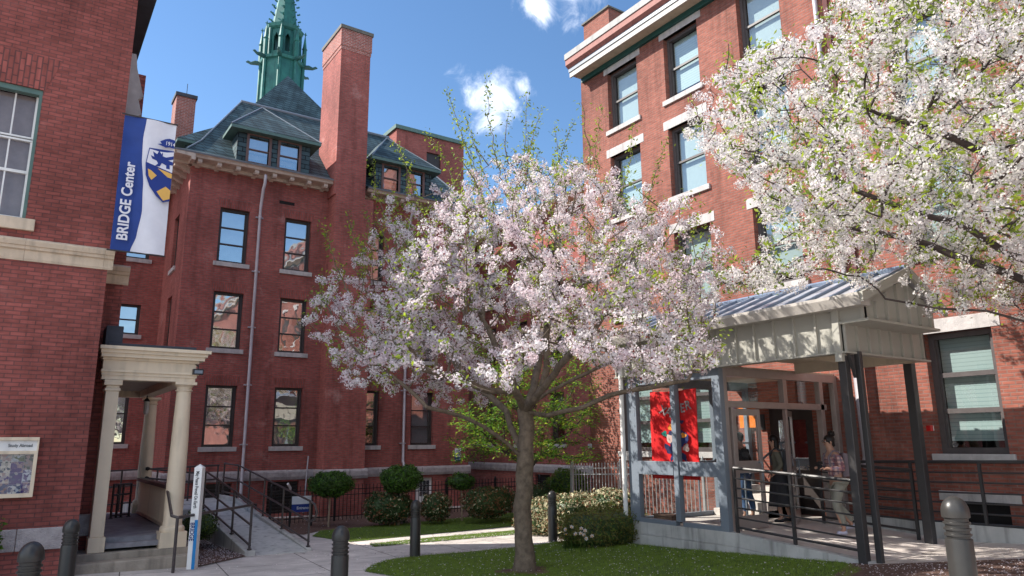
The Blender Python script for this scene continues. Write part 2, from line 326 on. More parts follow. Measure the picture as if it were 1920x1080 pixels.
def leafmat(name,c,trans=.45,rough=.55,var=.35):
    m,t,b=newmat(name); oi=N(t,'ShaderNodeTexCoord'); n=N(t,'ShaderNodeTexNoise'); n.inputs['Scale'].default_value=9; n.inputs['Detail'].default_value=2; t.links.new(oi.outputs['Object'],n.inputs['Vector'])
    mr=N(t,'ShaderNodeMapRange'); mr.inputs[1].default_value=.3; mr.inputs[2].default_value=.7; mr.inputs[3].default_value=1-var; mr.inputs[4].default_value=1+var; t.links.new(n.outputs[0],mr.inputs[0])
    mu=N(t,'ShaderNodeVectorMath',operation='SCALE'); mu.inputs[0].default_value=c; t.links.new(mr.outputs[0],mu.inputs['Scale']); t.links.new(mu.outputs[0],b.inputs['Base Color'])
    b.inputs['Roughness'].default_value=rough; b.inputs['Specular IOR Level'].default_value=.25
    tl=N(t,'ShaderNodeBsdfTranslucent'); t.links.new(mu.outputs[0],tl.inputs[0]); mx=N(t,'ShaderNodeMixShader'); mx.inputs[0].default_value=trans
    t.links.new(b.outputs[0],mx.inputs[1]); t.links.new(tl.outputs[0],mx.inputs[2]); t.links.new(mx.outputs[0],t.nodes['Material Output'].inputs[0])
    return m
petal_w=leafmat('petal_white',(.78,.735,.745),.45,.8,.04)
petal_p=leafmat('petal_pink',(.72,.61,.64),.45,.8,.06)
petal_c=leafmat('petal_cream',(.80,.775,.75),.45,.8,.04)
calyx=leafmat('calyx',(.20,.045,.04),.2,.6,.3)
leaf_new=leafmat('leaf_fresh',(.30,.38,.04),.5,.5,.35)
leaf_olive=leafmat('leaf_olive',(.15,.21,.035),.4,.5,.3)
leaf_maple=leafmat('leaf_maple',(.10,.22,.025),.5,.5,.4)
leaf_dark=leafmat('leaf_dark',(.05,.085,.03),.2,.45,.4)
leaf_top=leafmat('leaf_topiary',(.055,.105,.022),.25,.45,.4)
leaf_yew=leafmat('leaf_yew',(.13,.12,.03),.15,.6,.4)
leaf_pale=leafmat('leaf_variegated',(.55,.50,.32),.3,.5,.2)
leaf_red=leafmat('leaf_bronze',(.24,.11,.055),.3,.5,.3)
bark=plain('bark',(.15,.115,.082),.9,var=.45,scale=9,bump=1.0,stain=.3)
bark_pale=plain('bark_pale',(.34,.25,.18),.9,var=.3,scale=14,bump=.5)
bark_d=plain('bark_dark',(.05,.036,.032),.9,var=.3,scale=9,bump=.6)
mulch=plain('mulch',(.15,.085,.065),.95,var=.5,scale=25,bump=1)
grassb=plain('grass_soil',(.07,.115,.02),.95,var=.4,scale=12,bump=.5)
grass_bl=leafmat('grass_blade',(.20,.285,.040),.35,.5,.35)

def paving():
    m=concrete.copy(); m.name='paving'; t=m.node_tree; b=t.nodes['Principled BSDF']; src=b.inputs['Base Color'].links[0].from_socket
    g=N(t,'ShaderNodeNewGeometry'); mp=N(t,'ShaderNodeMapping'); mp.inputs['Rotation'].default_value=(0,0,.12); t.links.new(g.outputs['Position'],mp.inputs[0])
    br=N(t,'ShaderNodeTexBrick'); br.offset=0
    for k,v in {'Scale':1,'Brick Width':1.55,'Row Height':1.55,'Mortar Size':.011,'Mortar Smooth':.2}.items(): br.inputs[k].default_value=v
    br.inputs['Color1'].default_value=(1,1,1,1); br.inputs['Color2'].default_value=(.86,.86,.86,1); br.inputs['Mortar'].default_value=(.22,.21,.2,1); t.links.new(mp.outputs[0],br.inputs['Vector'])
    n=N(t,'ShaderNodeTexNoise'); n.inputs['Scale'].default_value=.45; n.inputs['Detail'].default_value=9; n.inputs['Roughness'].default_value=.7; t.links.new(g.outputs['Position'],n.inputs['Vector'])
    mr=N(t,'ShaderNodeMapRange'); mr.inputs[1].default_value=.3; mr.inputs[2].default_value=.7; mr.inputs[3].default_value=.66; mr.inputs[4].default_value=1.2; t.links.new(n.outputs[0],mr.inputs[0])
    v=N(t,'ShaderNodeTexVoronoi',feature='DISTANCE_TO_EDGE'); v.inputs['Scale'].default_value=.38; nd=N(t,'ShaderNodeTexNoise'); nd.inputs['Scale'].default_value=1.8; nd.inputs['Detail'].default_value=5; t.links.new(g.outputs['Position'],nd.inputs['Vector'])
    va=N(t,'ShaderNodeVectorMath',operation='MULTIPLY_ADD'); va.inputs[1].default_value=(.9,.9,.9); t.links.new(nd.outputs['Color'],va.inputs[0]); t.links.new(g.outputs['Position'],va.inputs[2]); t.links.new(va.outputs[0],v.inputs['Vector'])
    cr=N(t,'ShaderNodeMapRange'); cr.inputs[1].default_value=0; cr.inputs[2].default_value=.006; cr.inputs[3].default_value=.45; cr.inputs[4].default_value=1; t.links.new(v.outputs['Distance'],cr.inputs[0])
    f=N(t,'ShaderNodeMath',operation='MULTIPLY'); t.links.new(mr.outputs[0],f.inputs[0]); t.links.new(cr.outputs[0],f.inputs[1])
    mx=N(t,'ShaderNodeMix',data_type='RGBA',blend_type='MULTIPLY'); mx.inputs[0].default_value=1; t.links.new(src,mx.inputs['A']); t.links.new(br.outputs['Color'],mx.inputs['B'])
    mu=N(t,'ShaderNodeVectorMath',operation='SCALE'); t.links.new(mx.outputs['Result'],mu.inputs[0]); t.links.new(f.outputs[0],mu.inputs['Scale']); t.links.new(mu.outputs[0],b.inputs['Base Color']); return m
paving_m=paving()
# ================================================================ SETTING
def drape(name,pts,off,mat,step=.5,kind='structure'):
    bm=bmesh.new(); vs_=[bm.verts.new((p[0],p[1],0)) for p in pts]; bm.faces.new(vs_)
    for _ in range(9):
        e=[e for e in bm.edges if e.calc_length()>step]
        if not e: break
        bmesh.ops.subdivide_edges(bm,edges=e,cuts=1); bmesh.ops.triangulate(bm,faces=bm.faces)
    for v in bm.verts: v.co.z=gz(v.co.x,v.co.y)+off
    bmesh.ops.recalc_face_normals(bm,faces=bm.faces)
    if sum(f.normal.z for f in bm.faces)<0: bmesh.ops.reverse_faces(bm,faces=bm.faces)
    me=bpy.data.meshes.new(name); bm.to_mesh(me); bm.free(); me.materials.append(mat)
    o=bpy.data.objects.new(name,me); scene.collection.objects.link(o); o['kind']=kind; return o
# ground: one sheet to the horizon
mb=MB(); xs=[-400,-120,-40,-15]+[i*.75-8 for i in range(0,38)]+[30,60,150,400]; ys=[-400,-120,-40,-12]+[i*.75-5 for i in range(0,45)]+[45,80,160,400]
for y in ys:
    for x in xs: mb.v.append((x,y,gz(x,y)))
for j in range(len(ys)-1):
    for i in range(len(xs)-1):
        a=j*len(xs)+i; mb.f.append((a,a+1,a+1+len(xs),a+len(xs))); mb.m.append(0)
tag(mb.build('ground',paving_m,smooth=True),kind='structure')
def P2(L): return [(p.x,p.y) for p in (og(*q) for q in L)]
lawn_pts=P2([(683,1072),(694,1062),(715,1054),(745,1048),(780,1044),(850,1038),(960,1028),(1040,1018),(1075,1012)])+[(10.66,11.35),(10.66,8.8),(10.66,6.7),(10.1,6.1),(8.6,5.6),(6.6,7.2),(5.3,9.6)]
drape('lawn',lawn_pts,.012,grassb)
strip_pts=P2([(692,1020.5),(820,1007.5),(963,995),(1018,990),(1026,995),(963,1003),(789,1018),(700,1026)])
drape('lawn_strip',strip_pts,.012,grassb)
lawn3_pts=P2([(585,1006),(657,1016.5),(800,1002.5),(963,987),(1010,982),(1006,972),(960,962),(780,980),(600,996)])
drape('lawn_far',lawn3_pts,.012,grassb)
bed_pts=P2([(570,1003),(600,996),(780,982),(960,964),(1006,975),(1012,987)])+[(12.9,14.2),(17.3,18),(17.3,24.4),(5.6,24.4),(5.6,21.5)]
drape('mulch_bed',bed_pts,.008,mulch,step=.8)
drape('mulch_bed',P2([(1048,1012),(1075,1012)])+[(10.66,11.36),(13,11.4),(13,14),(11.2,14.4)],.018,mulch)
drape('mulch_bed',[(2.85,14.0),(4.0,15.15),(4.0,19.4),(2.85,19.4)],.014,mulch)
drape('mulch_bed',[(10.62,6.6),(10.62,6.3),(13.0,4.2),(12.3,3.2),(9.6,4.9),(8.9,5.9)],.018,mulch)
# ================================================================ HELPERS FOR BUILDINGS
def window(parent,pl,u0,u1,z0,z1,rails=(.5,),fm=None,gm=None,rec=.14,fw_=.07,bl=None,blz=(0,1),sill=None,lintel=None,lab=None,rail_w=.045,muntin=0,sillm=None):
    b=MB()
    pl.box(b,u0,u0+fw_,z0,z1,rec-.04,rec+.1); pl.box(b,u1-fw_,u1,z0,z1,rec-.04,rec+.1)
    pl.box(b,u0+fw_,u1-fw_,z1-fw_,z1,rec-.04,rec+.1); pl.box(b,u0+fw_,u1-fw_,z0,z0+fw_*1.1,rec-.04,rec+.1)
    a0,a1,c0,c1=u0+fw_,u1-fw_,z0+fw_*1.1,z1-fw_
    s=.035
    for k,r_ in enumerate(list(rails)):
        zr=c0+(c1-c0)*r_; pl.box(b,a0,a1,zr-rail_w/2,zr+rail_w/2,rec,rec+.07)
    pl.box(b,a0,a0+s,c0,c1,rec+.01,rec+.06); pl.box(b,a1-s,a1,c0,c1,rec+.01,rec+.06)
    for k in range(muntin): 
        um=a0+(a1-a0)*(k+1)/(muntin+1); pl.box(b,um-.012,um+.012,c0,c1,rec+.015,rec+.045)
    w=b.build('window',fm,parent)
    if lab: w['label']=lab
    g=MB(); g.quad(pl.P(a0+s,c0,rec+.05),pl.P(a1-s,c0,rec+.05),pl.P(a1-s,c1,rec+.05),pl.P(a0+s,c1,rec+.05),pl.n); g.build('pane',gm,w)
    if bl:
        g=MB(); zb0=c0+(c1-c0)*blz[0]; zb1=c0+(c1-c0)*blz[1]; pl.box(g,a0+.02,a1-.02,zb0,zb1,rec+.14,rec+.15); g.build('blind',bl,w)
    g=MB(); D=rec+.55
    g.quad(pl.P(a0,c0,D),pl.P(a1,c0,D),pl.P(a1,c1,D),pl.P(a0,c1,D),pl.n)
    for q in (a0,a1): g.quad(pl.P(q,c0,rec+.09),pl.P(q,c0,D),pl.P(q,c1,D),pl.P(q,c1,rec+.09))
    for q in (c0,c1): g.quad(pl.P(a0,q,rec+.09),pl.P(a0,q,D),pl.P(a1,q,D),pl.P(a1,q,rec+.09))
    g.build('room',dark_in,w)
    if sill:
        g=MB(); pl.box(g,u0-.1,u1+.1,z0-.15,z0+.0,-.06,.13); g.build('sill',sillm or stone,w,bevel=.008)
    if lintel:
        g=MB(); pl.box(g,u0-.16,u1+.16,z1,z1+lintel,-.012,.12); g.build('lintel',sillm or stone,w,bevel=.006)
    return w
def arch(pl,mb,u0,u1,z,h=.3,m=1,d=.004,sp=.1):
    a=[pl.P(u0-.03,z,-d),pl.P(u1+.03,z,-d),pl.P(u1+sp,z+h,-d),pl.P(u0-sp,z+h,-d)]
    mb.poly_prism(a,-pl.n*(-0.0)+pl.n*(-.02),m)
# ================================================================ HALL (middle, in shade)
H=thing('brick_hall','long dark red brick hall with slate roof, tall chimney and dormers across the courtyard','building',(9.4,25,0))
pl=Plane((0,25,0),(1,0,0),(0,-1,0))
C4=[(4.98,5.96),(7.2,8.16),(10.13,11.05),(12.36,13.31)]
R3=[(2.18,4.16),(5.37,7.29),(8.31,10.23)]
holes=[(a,b,c,d) for a,b in C4 for c,d in R3]
bas=[(5.0,6.0,.0,1.02),(7.15,8.2,.0,1.02),(12.62,13.35,-.05,.98)]
mb=MB(); pl.wall(mb,(3.95,14.9),(-.7,11.75),holes+bas,.2)
for a,b in C4:
    for c,d in R3: arch(pl,mb,a,b,d,.32)
pls=Plane((3.95,0,0),(0,1,0),(-1,0,0))
sh=[(26.5,27.4,8.31,10.23),(26.5,27.4,5.37,7.29)]
pls.wall(mb,(25,29),(-.7,11.75),sh,.2)
ple=Plane((14.9,0,0),(0,1,0),(1,0,0)); ple.wall(mb,(25,30),(-.7,11.75),[],.2)
plr=Plane((0,29,0),(1,0,0),(0,-1,0))
rh=[(2.55,3.32,6.17,7.28),(2.5,3.42,9.0,10.7),(2.4,3.25,2.3,4.4)]
plr.wall(mb,(-9,3.95),(-.7,11.75),rh,.2)
# shallow corner pier at the foot and back walls
mb.quad((3.95,33.5,-.7),(14.9,33.5,-.7),(14.9,33.5,11.75),(3.95,33.5,11.75),(0,1,0)); mb.quad((-9,29,-.7),(-9,33.5,-.7),(-9,33.5,11.75),(-9,29,11.75),(-1,0,0))
# small vent slot
pl.box(mb,6.95,7.5,10.72,10.84,-.002,.01,2)
mb.build('wall',[brick_hall,brick_hall_s,dark_in],H)
for ci,(a,b) in enumerate(C4):
    for ri,(c,d) in enumerate(R3):
        bl=shade if (ci+ri)%2==0 else curtain
        window(H,pl,a,b,c,d,rails=(.335,.665) ,fm=winframe,gm=glass_hall,rec=.16,fw_=.075,bl=bl,blz=((0,1),(.0,.95),(.35,1))[(ci+ri)%3],sill=True)
for a,b,c,d in sh: window(H,pls,a,b,c,d,rails=(.5,),fm=winframe,gm=glass_hall,sill=True)
for a,b,c,d in rh: window(H,plr,a,b,c,d,rails=(.5,),fm=winframe,gm=glass_hall,bl=shade,blz=(.0,1),sill=True)
for k,(a,b,c,d) in enumerate(bas):
    g=MB()
    if k<2:
        for i in range(9): pl.box(g,a+.02,b-.02,c+.04+i*.11,c+.085+i*.11,.06,.16)
        pl.box(g,a,b,c,d,.18,.2); g.build('louvre',winframe,H)
    else:
        pl.box(g,a,b,c,d,.12,.15); w=g.build('basement_window',white,H)
        g=MB()
        for i in range(3):
            for j in range(3): pl.box(g,a+.22+i*.14,a+.34+i*.14,c+.35+j*.2,c+.52+j*.2,.105,.118)
        g.build('pane',glass_hall,w)
# rock faced base course
mb=MB()
def course(pl,mb,U,z0,z1,pr=.09,step=.9):
    u=U[0]
    while u<U[1]-.01:
        v=min(U[1],u+step*random.uniform(.8,1.5)); 
        if U[1]-v<.3: v=U[1]
        q=pr+random.uniform(-.015,.02)
        prof=[(z0,0.05),(z0,-q*.6),(z0+(z1-z0)*.3,-q),(z0+(z1-z0)*.75,-q),(z1-.03,-q*.75),(z1,-.02),(z1,.05)]
        mb.poly_prism([pl.P(u+.004,z,d) for z,d in prof],pl.u*(v-u-.008))
        u=v
for A_ in ((pl,(3.88,8.72)),(pl,(10.3,14.98)),(pls,(25,29)),(plr,(-2,3.9))):
    mb=MB(); course(A_[0],mb,A_[1],1.08,1.4); mb.build('base_course',stone_rock,H)
mb=MB()
plc=Plane((0,24.2,0),(1,0,0),(0,-1,0)); course(plc,mb,(8.66,10.34),1.08,1.4); plcl=Plane((8.75,0,0),(0,1,0),(-1,0,0)); course(plcl,mb,(24.14,24.96),1.08,1.4,pr=.08)
mb.build('base_course',stone_rock,H)
mb=MB(); pl.box(mb,3.9,14.95,-.7,-.12,-.06,.0); mb.build('footing',stone,H)
# chimneys
mb=MB(); mb.box(8.75,10.22,24.2,26.3,-.7,11.2); mb.box(8.7,9.88,24.2,26.2,11.2,17.2)
mb.box(8.66,9.92,24.16,26.24,17.2,17.9,1);mb.box(8.68,9.90,24.18,26.22,17.05,17.2,1)
mb.box(8.62,9.96,24.12,26.28,17.9,18.04,2); mb.build('chimney',[brick_hall,brick_chim,stone_dark],H)
mb=MB(); mb.box(3.95,4.68,30,31.0,11,16.25); mb.box(3.9,4.73,29.95,31.05,16.25,16.4,1); mb.tube([(4.35,30.3,16.4),(4.35,30.3,17)],.012,5,1)
mb.build('chimney',[brick_chim,asphalt_roof],H)
# cornice, gutter
def corn(mb,pl,U,m0=0,m1=1,m2=2,z=11.5,back=0):
    prof=[(z,0.0),(z-.0,-.12),(z+.1,-.14),(z+.12,-.5),(z+.13,-.56),(z+.20,-.60),(z+.23,-.66),(z+.23,.0)]
    mb.poly_prism([pl.P(U[0],a,b) for a,b in prof],pl.u*(U[1]-U[0]),m0)
    prof=[(z+.235,.0),(z+.235,-.66),(z+.28,-.68),(z+.30,-.6),(z+.30,0)]
    mb.poly_prism([pl.P(U[0],a,b) for a,b in prof],pl.u*(U[1]-U[0]),m1)
cream_c=plain('cornice_paint',(.52,.43,.36),.7,var=.1,scale=4,stain=.5)
for A_ in ((pl,(3.3,8.7)),(pl,(10.06,15.5)),(pls,(24.35,28.4)),(plr,(-9,3.35))):
    mb=MB(); corn(mb,*A_); mb.build('cornice',[cream_c,metal_grey],H)
u=4.05
while u<14.9:
    if not 8.55<u<10.2:
        g=MB(); g.poly_prism([pl.P(u,11.62,0),pl.P(u,11.62,-.5),pl.P(u,11.52,-.52),pl.P(u,11.47,-.48),pl.P(u,11.46,-.36),pl.P(u,11.56,-.26),pl.P(u,11.54,-.1),pl.P(u,11.46,-.04),pl.P(u,11.46,0)],Vector((.14,0,0))); g.build('bracket',cream_c,H)
    u+=.62
for k in range(5):
    g=MB(); y=25.2+k*.62; g.poly_prism([pls.P(y,11.62,0),pls.P(y,11.62,-.5),pls.P(y,11.5,-.5),pls.P(y,11.45,-.3),pls.P(y,11.32,0)],Vector((0,.15,0))); g.build('bracket',cream_c,H)
# roof with bell-cast eave
mb=MB()
def hipring(x0,x1,y0,y1,z): return [Vector((x0,y0,z)),Vector((x1,y0,z)),Vector((x1,y1,z)),Vector((x0,y1,z))]
rg=[hipring(3.32,15.5,24.36,33.7,11.79),hipring(3.72,15.1,24.76,33.3,11.98),hipring(4.25,14.6,25.4,32.7,12.62)]
ra,rb=Vector((6.25,29,16.15)),Vector((12.9,29,16.15))
for i in range(2):
    for j in range(4):
        a,b=rg[i][j],rg[i][(j+1)%4]; c,d=rg[i+1][(j+1)%4],rg[i+1][j]; mb.quad(a,b,c,d,(0,0,1))
a,b,c,d=rg[2]; mb.quad(a,b,rb,ra,(0,0,1)); mb.quad(c,d,ra,rb,(0,0,1)); mb.add([b,c,rb],[(0,1,2)]); mb.add([d,a,ra],[(0,1,2)])
# low roof over the set-back link
mb.quad((-9,28.4,11.93),(3.7,28.4,11.93),(3.7,31.5,14.6),(-9,31.5,14.6),(0,0,1)); mb.quad((-9,33.5,11.93),(3.7,33.5,11.93),(3.7,31.5,14.6),(-9,31.5,14.6),(0,0,1))
mb.box(-16,1.2,29.6,33.4,11.8,16.4,1)  # unseen upper block, added to keep the sun off the ramp
# steep pyramid of the stair tower behind
A=ony(540,142,36); hw=3.7; zb=A.z-5.4; ax,ay=A.x,A.y+0
B=[Vector((ax-hw,ay-hw,zb)),Vector((ax+hw,ay-hw,zb)),Vector((ax+hw,ay+hw,zb)),Vector((ax-hw,ay+hw,zb))]
for j in range(4): mb.add([B[j],B[(j+1)%4],A],[(0,1,2)])
mb.box(ax-hw+.3,ax+hw-.3,ay-hw+.3,ay+hw-.3,zb-5,zb,1)
rf=mb.build('roof',[slate_m,brick_hall],H)
mb=MB(); mb.tube([ra+Vector((-.02,0,.03)),rb+Vector((0,0,.03))],.07,6)
for a,b in ((rg[2][0],ra),(rg[2][1],rb),(rg[1][0],rg[2][0])): mb.tube([a+Vector((0,0,.02)),b+Vector((0,0,.02))],.035,6)
mb.build('ridge_cap',metal_grey,rf)
# dormers
def dormer(x0,x1,wins,apx,yf=24.62):
    g=MB(); dp=Plane((0,yf,0),(1,0,0),(0,-1,0)); z0,z1=11.72,12.98
    dp.wall(g,(x0,x1),(z0,z1),[(a,b,11.84,12.84) for a,b in wins],.12)
    for x,n in ((x0,-1),(x1,1)):
        g.add([Vector((x,yf,z0)),Vector((x,yf,z1)),Vector((x,yf+1.05,z1)),Vector((x,yf+.0,z0))],[(0,1,2)])
    D=g.build('dormer',slate_m,H)
    g=MB(); e=[Vector((x0-.3,yf-.3,12.98)),Vector((x1+.3,yf-.3,12.98))]; bk=[Vector((x1+.3,yf+1.1,12.98)),Vector((x0-.3,yf+1.1,12.98))]
    A=Vector((apx,yf+1.7,14.85)); A2=Vector((apx,yf+2.9,14.85))
    up=Vector((0,0,.09))
    g.add([e[0]+up,e[1]+up,A],[(0,1,2)]); g.quad(e[1]+up,bk[0]+up,A2,A,(1,0,0)); g.quad(bk[1]+up,e[0]+up,A,A2,(-1,0,0))
    g.build('dormer_roof',slate_m,D)
    g=MB(); g.box(x0-.3,x1+.3,yf-.3,yf+1.0,12.95,13.06); g.build('eave',green_trim,D)
    g=MB()
    for a,b in ((e[0]+up,A),(e[1]+up,A)): g.tube([a,b],.03,5)
    g.build('hip_cap',metal_grey,D)
    for a,b in wins:
        g=MB()
        dp.box(g,a-.09,a,11.86,12.98,-.03,.08);dp.box(g,b,b+.09,11.86,12.98,-.03,.08);dp.box(g,a,b,12.9,12.98,-.03,.08)
        dp.box(g,a,b,12.38,12.42,.02,.07); dp.box(g,a,b,11.86,11.93,-.02,.08)
        w=g.build('dormer_window',plain('dormer_brown',(.15,.09,.08),.6) if 'dormer_brown' not in MATS else MATS['dormer_brown'],D)
    # panes and shades of the dormer's two windows, kept as parts of the dormer
        g=MB(); g.quad(dp.P(a,11.93,.07),dp.P(b,11.93,.07),dp.P(b,12.9,.07),dp.P(a,12.9,.07),dp.n); g.build('pane',glass_hall,D)
        g=MB(); dp.box(g,a,b,12.3,12.9,.12,.13); dp.box(g,a,b,11.93,12.3,.3,.31); g.build('shade',curtain,D)
dormer(5.28,7.85,[(5.68,6.36),(6.76,7.43)],6.45); dormer(10.45,12.85,[(10.78,11.4),(11.82,12.46)],11.6)
# side dormer facing left
g=MB(); g.box(3.98,5.2,26.9,28.7,12.0,12.95); D=g.build('dormer',slate_m,H)
g=MB(); g.box(3.65,5.2,26.6,29.0,12.95,13.05,1); A=Vector((5.3,27.8,14.4)); E=[Vector((3.65,26.6,13.06)),Vector((3.65,29,13.06)),Vector((6.2,26.6,13.06)),Vector((6.2,29,13.06))]
g.add([E[0],E[1],A],[(0,2,1)]); g.add([E[0],E[2],A],[(0,1,2)]); g.add([E[1],E[3],A],[(0,2,1)]); g.build('dormer_roof',[slate_m,green_trim],D)
# penthouse behind the right end
mb=MB(); pp=Plane((0,31,0),(1,0,0),(0,-1,0)); pw=(ony(800,285,31).x,ony(827,285,31).x,16.0,16.9); pp.wall(mb,(14.2,18.1),(10,17.75),[pw],.2); pq=Plane((14.2,0,0),(0,1,0),(-1,0,0)); pq.wall(mb,(31,36),(10,17.75),[],.2)
mb.box(13.9,14.6,30.2,31.0,10,16.5)
ph=mb.build('penthouse',brick_hall,H)
mb=MB(); mb.box(14.1,18.2,30.9,36.1,17.75,17.95); mb.build('coping',green_trim,ph)
mb=MB(); pp.box(mb,*pw,.1,.14); mb.build('pane',winframe,ph)
# ================================================================ WING at the back right, in shade
W=thing('brick_wing','shaded brick wing closing the courtyard behind the green maple','building',(17.4,23,0))
pw_=Plane((17.4,0,0),(0,1,0),(-1,0,0)); cols=[(17.4,18.3),(19.6,20.5),(22.0,22.9),(24.4,25.3),(26.8,27.7)]
hl=[(a,b,c,d) for a,b in cols for c,d in R3]; hb=[(18.6,19.4,.1,1.0),(20.9,21.7,.1,1.0),(23,24,.1,1.0)]
mb=MB(); pw_.wall(mb,(16,31),(-.7,11.75),hl+hb,.2)
for a,b in cols:
    for c,d in R3: arch(pw_,mb,a,b,d,.32)
mb.quad((17.4,17,-.7),(22,17,-.7),(22,17,11.75),(17.4,17,11.75),(0,-1,0))
mb.build('wall',[brick_hall,brick_hall_s],W)
for a,b,c,d in hl: window(W,pw_,a,b,c,d,rails=(.5,),fm=winframe,gm=glass_hall,sill=True,bl=shade,blz=(.4,1))
for a,b,c,d in hb:
    g=MB(); pw_.box(g,a,b,c,d,.15,.2); g.build('basement_window',dark_in,W)
mb=MB(); course(pw_,mb,(16,30),1.08,1.4); mb.build('base_course',stone_rock,W)
mb=MB(); corn(mb,pw_,(16,31)); mb.build('cornice',[cream,metal_grey],W)
mb=MB(); mb.quad((16.7,16,11.93),(16.7,31,11.93),(21,31,14.8),(21,16,14.8),(0,0,1)); mb.build('roof',slate_m,W)
# ================================================================ RIGHT BUILDING, sunlit
RB=thing('brick_building','tall sunlit orange red brick building with flat roof on the right','building',(14.5,5,0))
pr=Plane((14.5,0,0),(0,1,0),(-1,0,0))
RC=[(14.4,15.72),(12.0,13.27),(9.4,10.66),(5.78,6.98),(3.3,4.5),(.8,2.0),(-1.8,-.6),(-4.4,-3.2),(-7,-5.8),(-9.6,-8.4)]
RR=[(11.85,13.82),(8.92,10.97),(5.85,7.88)]
holes=[(a,b,c,d) for a,b in RC for c,d in RR]; G=[(14.4,15.72),(12.0,13.27),(5.78,6.98),(3.3,4.5),(.8,2.0),(-1.8,-.6),(-4.4,-3.2)]
holes+=[(a,b,1.98,4.25) for a,b in G]+[(5.9,6.9,.5,1.14)]
door=(9.55,10.75,.65,3.0); holes.append(door)
mb=MB(); pr.wall(mb,(-26,17.03),(-.5,14.2),holes,.22); mb.quad((14.5,17.03,-.5),(24,17.03,-.5),(24,17.03,14.2),(14.5,17.03,14.2),(0,1,0))
mb.quad((24,-26,-.5),(24,17.03,-.5),(24,17.03,14.2),(24,-26,14.2),(1,0,0))
mb.box(14.7,15.9,15.75,17.03,14.9,16.32); mb.build('wall',[brick_right],RB)
for i,(a,b) in enumerate(RC):
    for j,(c,d) in enumerate(RR): 
        w=window(RB,pr,a,b,c,d,rails=(.5,),fm=winframe_r,gm=glass_right,rec=.2,fw_=.085,bl=blind if (i+j)%2 else shade,blz=((0,1),(.12,1),(0,1))[(i+j)%3],sill=True,lintel=.27,rail_w=.06)
    if i==2:
        pass
for a,b in G: window(RB,pr,a,b,1.98,4.25,rails=(.33,.66),fm=winframe_r,gm=glass_right,rec=.2,fw_=.1,bl=blind,blz=(.06,1),sill=True,lintel=.27,rail_w=.09)
g=MB(); pr.box(g,5.7,7.06,1.14,1.31,-.015,.1); pr.box(g,5.9,6.9,.5,1.14,.2,.22,1); g.build('basement_window',[stone,dark_in],RB)
g=MB(); pr.box(g,*door,.12,.17); D=g.build('door',winframe,RB); g=MB(); pr.box(g,9.8,10.5,1.6,2.7,.10,.119); g.build('pane',glass_hall,D)
mb=MB()
mb.box(14.03,14.6,-26,16.95,14.18,14.28,0); mb.box(13.98,14.03,-26,16.98,14.12,14.3,1); mb.box(13.95,14.6,-26,17.0,14.3,14.43,2)
mb.poly_prism([(13.94,-26,14.43),(13.84,-26,14.52),(13.84,-26,14.72),(14.6,-26,14.72),(14.6,-26,14.43)],(0,43.02,0),3)
mb.box(13.81,15.0,-26,17.04,14.72,14.93,4); mb.box(14.40,14.5,-26,16.9,14.02,14.18,5)
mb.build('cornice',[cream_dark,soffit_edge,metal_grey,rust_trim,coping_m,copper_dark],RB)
mb=MB(); mb.box(14.9,24,-26,17.2,14.5,14.8); mb.build('roof',asphalt_roof,RB)
mb=MB(); mb.box(14.64,15.96,15.70,17.08,16.32,16.38); mb.build('coping',stone_dark,RB)
mb=MB(); mb.tube([(14.42,8.42,14.1),(14.42,8.42,4.3)],.055,10); mb.tube([(14.3,8.3,4.2),(14.32,8.28,1.9),(14.2,8.28,1.72)],.09,10); mb.tube([(14.42,8.42,4.4),(14.3,8.3,4.15)],.06,8)
mb.build('downspout',downpipe,RB,smooth=True)
mb=MB(); mb.box(14.44,14.5,8.14,8.24,5.4,14.0); mb.build('conduit_strip',plain('dark_red_strip',(.10,.03,.03),.8),RB)
# lower continuation of the same block, far right foreground: areaway kerb
mb=MB(); mb.box(14.0,14.22,-3,8.7,.2,.78); tag(mb.build('kerb',concrete_wall,bevel=.01),kind='structure')
# ================================================================ LEFT BUILDING
LB=thing('brick_house','dark red brick building with stone belt course at the left edge','building',(-3,14,0))
pf=Plane((0,14,0),(1,0,0),(0,-1,0)); ps=Plane((0,15.2,0),(1,0,0),(0,-1,0)); pe=Plane((1.02,0,0),(0,1,0),(1,0,0)); pe2=Plane((1.4,0,0),(0,1,0),(1,0,0))
lw=(-1.34,-.25,5.95,8.28); LY=20.2; LT=10.75
mb=MB(); pf.wall(mb,(-14,1.02),(0,LT),[lw],.24); ps.wall(mb,(1.02,1.4),(0,9.6),[],.2); pe.wall(mb,(14,LY),(0,LT),[],.2); pe2.wall(mb,(15.2,LY),(0,9.6),[],.2)
mb.quad((-14,LY,0),(1.4,LY,0),(1.4,LY,LT),(-14,LY,LT),(0,1,0)); mb.quad((-14,14,0),(-14,LY,0),(-14,LY,LT),(-14,14,LT),(-1,0,0)); mb.quad((1.0,15.2,9.6),(1.4,15.2,9.6),(1.4,LY,9.6),(1.0,LY,9.6),(0,0,1))
arch(pf,mb,lw[0],lw[1],8.28,.62,1,sp=.22)
mb.build('wall',[brick_left,brick_left_s],LB)
w=window(LB,pf,*lw,rails=(.62,.635,.36),fm=white,gm=glass_left,rec=.16,fw_=.05,bl=plain('hazy_screen',(.34,.29,.29),.8),blz=(0,1),sill=False,rail_w=.05,muntin=2)
g=MB(); 
pf.box(g,lw[0],lw[1],lw[3]-.09,lw[3],.03,.15); pf.box(g,lw[1]-.05,lw[1],lw[2],lw[3]-.09,.03,.15); pf.box(g,lw[0],lw[0]+.05,lw[2],lw[3]-.09,.03,.15); g.build('trim',green_trim,w)
